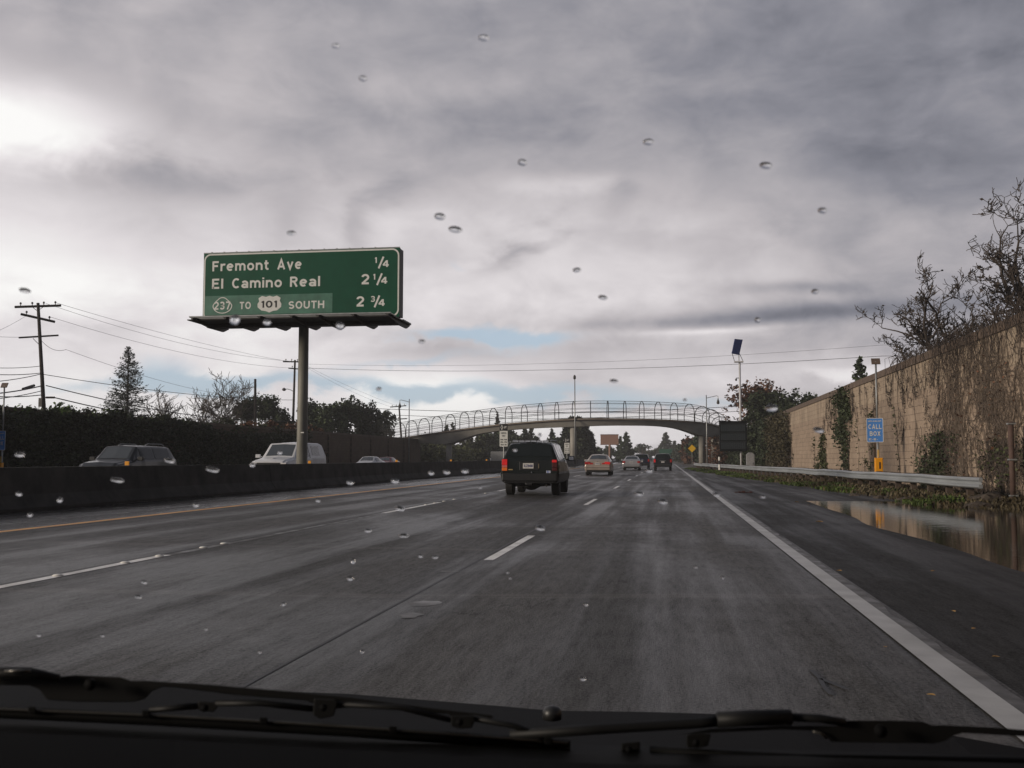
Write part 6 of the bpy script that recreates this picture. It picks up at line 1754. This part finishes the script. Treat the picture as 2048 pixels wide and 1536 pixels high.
# ------------------------------------------------------------------ raindrops on the windshield
m, nn, pr = new_mat('rain_water'); pr.inputs['Base Color'].default_value = (1, 1, 1, 1); pr.inputs['Roughness'].default_value = 0.10; pr.inputs['IOR'].default_value = 1.33; pr.inputs['Transmission Weight'].default_value = 1.0
DR = [(1297, 284, 24, 12), (1532, 331, 28, 12), (1645, 421, 20, 12), (880, 433, 24, 14), (911, 459, 30, 10), (583, 466, 20, 8), (1154, 540, 18, 9), (1206, 595, 20, 8), (1630, 583, 16, 10), (844, 683, 14, 8), (726, 157, 18, 12), (968, 76, 24, 12), (1045, 325, 20, 14),
      (672, 92, 18, 10), (50, 581, 26, 8), (758, 778, 12, 8), (1228, 762, 18, 6), (1515, 640, 12, 12),
      (235, 960, 30, 7), (425, 939, 30, 8), (340, 921, 24, 8), (40, 909, 22, 8), (120, 645, 0, 0), (680, 652, 18, 16), (470, 640, 22, 24), (534, 645, 18, 14), (1543, 816, 28, 14), (1637, 860, 24, 10), (1298, 941, 18, 8), (1278, 987, 20, 8), (1325, 1003, 22, 9), (1080, 1056, 22, 9), (1071, 1047, 0, 0),
      (800, 1017, 22, 8), (706, 1122, 10, 12), (700, 1157, 14, 10), (790, 962, 18, 9), (862, 946, 14, 10), (893, 944, 16, 9), (930, 942, 16, 10), (736, 1061, 16, 7), (808, 1071, 22, 7), (288, 1164, 14, 6), (276, 1193, 16, 6), (841, 1112, 12, 6), (870, 1114, 14, 6), (78, 1270, 10, 6), (205, 1271, 10, 5),
      (567, 1208, 10, 8), (519, 1304, 8, 6), (724, 1303, 10, 6), (412, 1258, 8, 5), (1165, 1357, 16, 8), (1172, 1209, 10, 6), (1391, 1134, 8, 6), (1020, 1156, 6, 5), (38, 988, 14, 8), (120, 1000, 12, 12), (700, 965, 16, 8), (636, 1001, 12, 7), (1432, 989, 16, 7), (1525, 993, 14, 6), (1445, 1155, 8, 6), (1015, 1145, 6, 5),
      (560, 905, 10, 10), (505, 930, 12, 10), (392, 1010, 14, 8), (60, 1030, 12, 8), (960, 975, 8, 6), (1030, 900, 10, 8), (1080, 870, 8, 8), (1370, 800, 8, 6)]
bm = bmesh.new(); bmesh.ops.create_icosphere(bm, subdivisions=3, radius=1)
for v in bm.verts:
    v.co *= 1 + .07 * noise.noise(v.co * 1.5)
dm = bpy.data.meshes.new('raindrop'); bm.to_mesh(dm); bm.free(); dm.materials.append(m); dm.polygons.foreach_set('use_smooth', [True] * len(dm.polygons))
LM = [(600, 575, 210, 80, 'green guide sign'), (606, 790, 15, 120, 'sign pole'), (76, 700, 40, 110, 'leaning utility pole'), (250, 770, 50, 80, 'cedar'), (260, 905, 85, 22, 'dark oncoming SUV'), (578, 900, 75, 25, 'white oncoming pickup'),
      (1060, 935, 60, 55, 'dark green SUV'), (1196, 930, 30, 22, 'beige sedan'), (1325, 925, 17, 18, 'black SUV in our lane'), (1149, 790, 6, 45, 'lamp pole on the bridge'), (1300, 820, 90, 20, 'bridge cage'), (1474, 695, 14, 20, 'solar panel mast'), (1560, 810, 60, 50, 'dark trees over the wall'),
      (1751, 850, 17, 25, 'call box sign'), (1650, 870, 60, 60, 'tan wall'), (1025, 1092, 50, 28, 'nearest lane dash'), (780, 1240, 120, 60, 'near lane seam'), (1650, 1150, 60, 60, 'white edge line'), (300, 1000, 90, 30, 'median barrier'), (800, 950, 90, 20, 'far stretch of the barrier'), (1105, 1419, 20, 12, 'washer nozzle'), (190, 1370, 60, 30, 'left wiper'),
      (900, 670, 60, 20, 'blue patch of sky'), (1600, 620, 90, 20, 'dark lens shaped cloud'), (30, 250, 60, 50, 'bright glow in the left sky'), (1900, 600, 60, 60, 'bare trees'), (1250, 250, 200, 100, 'grey middle of the sky'), (700, 120, 150, 80, 'upper grey clouds')]
seen = {}
def drop_label(x, y, w):
    best = min(LM, key=lambda q: max(0, abs(x - q[0]) - q[2]) + max(0, abs(y - q[1]) - q[3]) + .05 * (abs(x - q[0]) + abs(y - q[1])))
    ax, ay = (x - best[0]) / best[2], (y - best[1]) / best[3]
    side = ('left' if ax < 0 else 'right')
    if abs(ax) <= 1 and abs(ay) <= 1: ph = ('over the upper ' if ay < 0 else 'over the lower ') + side + ' part of the '
    elif abs(ay) > abs(ax): ph = ('above the ' if ay < 0 else 'below the ')
    else: ph = side + ' of the '
    size = 'large' if w >= 24 else 'medium' if w >= 16 else 'small' if w >= 10 else 'tiny'
    tone = 'dark' if y < 800 else 'bright'
    lab = size + ' ' + tone + ' raindrop ' + ph.replace('part of the', 'part of').replace('over the', 'over') + best[4]
    i = seen.get(lab, 0); seen[lab] = i + 1
    return lab if i == 0 else lab + [', the next one along', ', the third one along', ', the fourth one along', ', the last one along'][min(i, 4) - 1]
rr = random.Random(3)
for k, (x, y, w, h) in enumerate(DR):
    if not w: continue
    # windshield slopes: nearer at the top
    d = .70 + (y - 300) / 1200 * .16
    o = bpy.data.objects.new('raindrop', dm); COL.objects.link(o); o.location = at_d(x, y, d)
    s_ = d / FPX / 2 * 1.05; o.scale = (w * s_ * .9, w * s_ * .55, h * s_)
    o.rotation_euler = (pitch + R(-30), R(rr.uniform(-4, 14)), yaw)
    tag(o, drop_label(x, y, w), 'raindrop', 'raindrops on the windshield')

# small crack in our lane and a worn patch on the lane seam
b = MB()
def gp(px, py, dz): 
    r = ray(px, py); p = CP + r * (-CAMH / r.z); p.z = dz; return p
for P in ([(1622, 1340), (1640, 1358), (1652, 1362), (1690, 1378)], [(1640, 1358), (1648, 1374), (1662, 1390)]):
    for a, c in zip(P, P[1:]):
        p, q = gp(*a, .003), gp(*c, .003); d = (q - p).normalized(); w = Vector((-d.y, d.x, 0)) * .014
        b.quad(p - w, p + w, q + w * .8, q - w * .8)
tag(b.build('pavement_crack', M_seam), kind='structure')
rp = random.Random(5)
for k, (px, py, rx, ry) in enumerate([(846, 1208, .16, .22), (820, 1232, .10, .16), (880, 1143, .35, .05)]):
    c = gp(px, py, .002 + .001 * k); b = MB(); n = 14
    b.v = [tuple(c + Vector((rx * math.cos(2 * PI * i / n) * rp.uniform(.5, 1.1), ry * math.sin(2 * PI * i / n) * rp.uniform(.5, 1.1), 0))) for i in range(n)]; b.f = [tuple(range(n))]
    tag(b.build('pavement_patch', M_worn), kind='structure')
# spray and damp air
m, nn, pr = new_mat('damp_air')
m.node_tree.nodes.remove(pr)
v = nn.node('ShaderNodeVolumePrincipled'); v.inputs['Color'].default_value = (.9, .9, .93, 1); v.inputs['Density'].default_value = .0005
m.node_tree.links.new(v.outputs[0], m.node_tree.nodes['Material Output'].inputs['Volume'])
o = MB().box(-260, 260, -60, 620, -3, 24).build('haze', m); tag(o, kind='stuff')
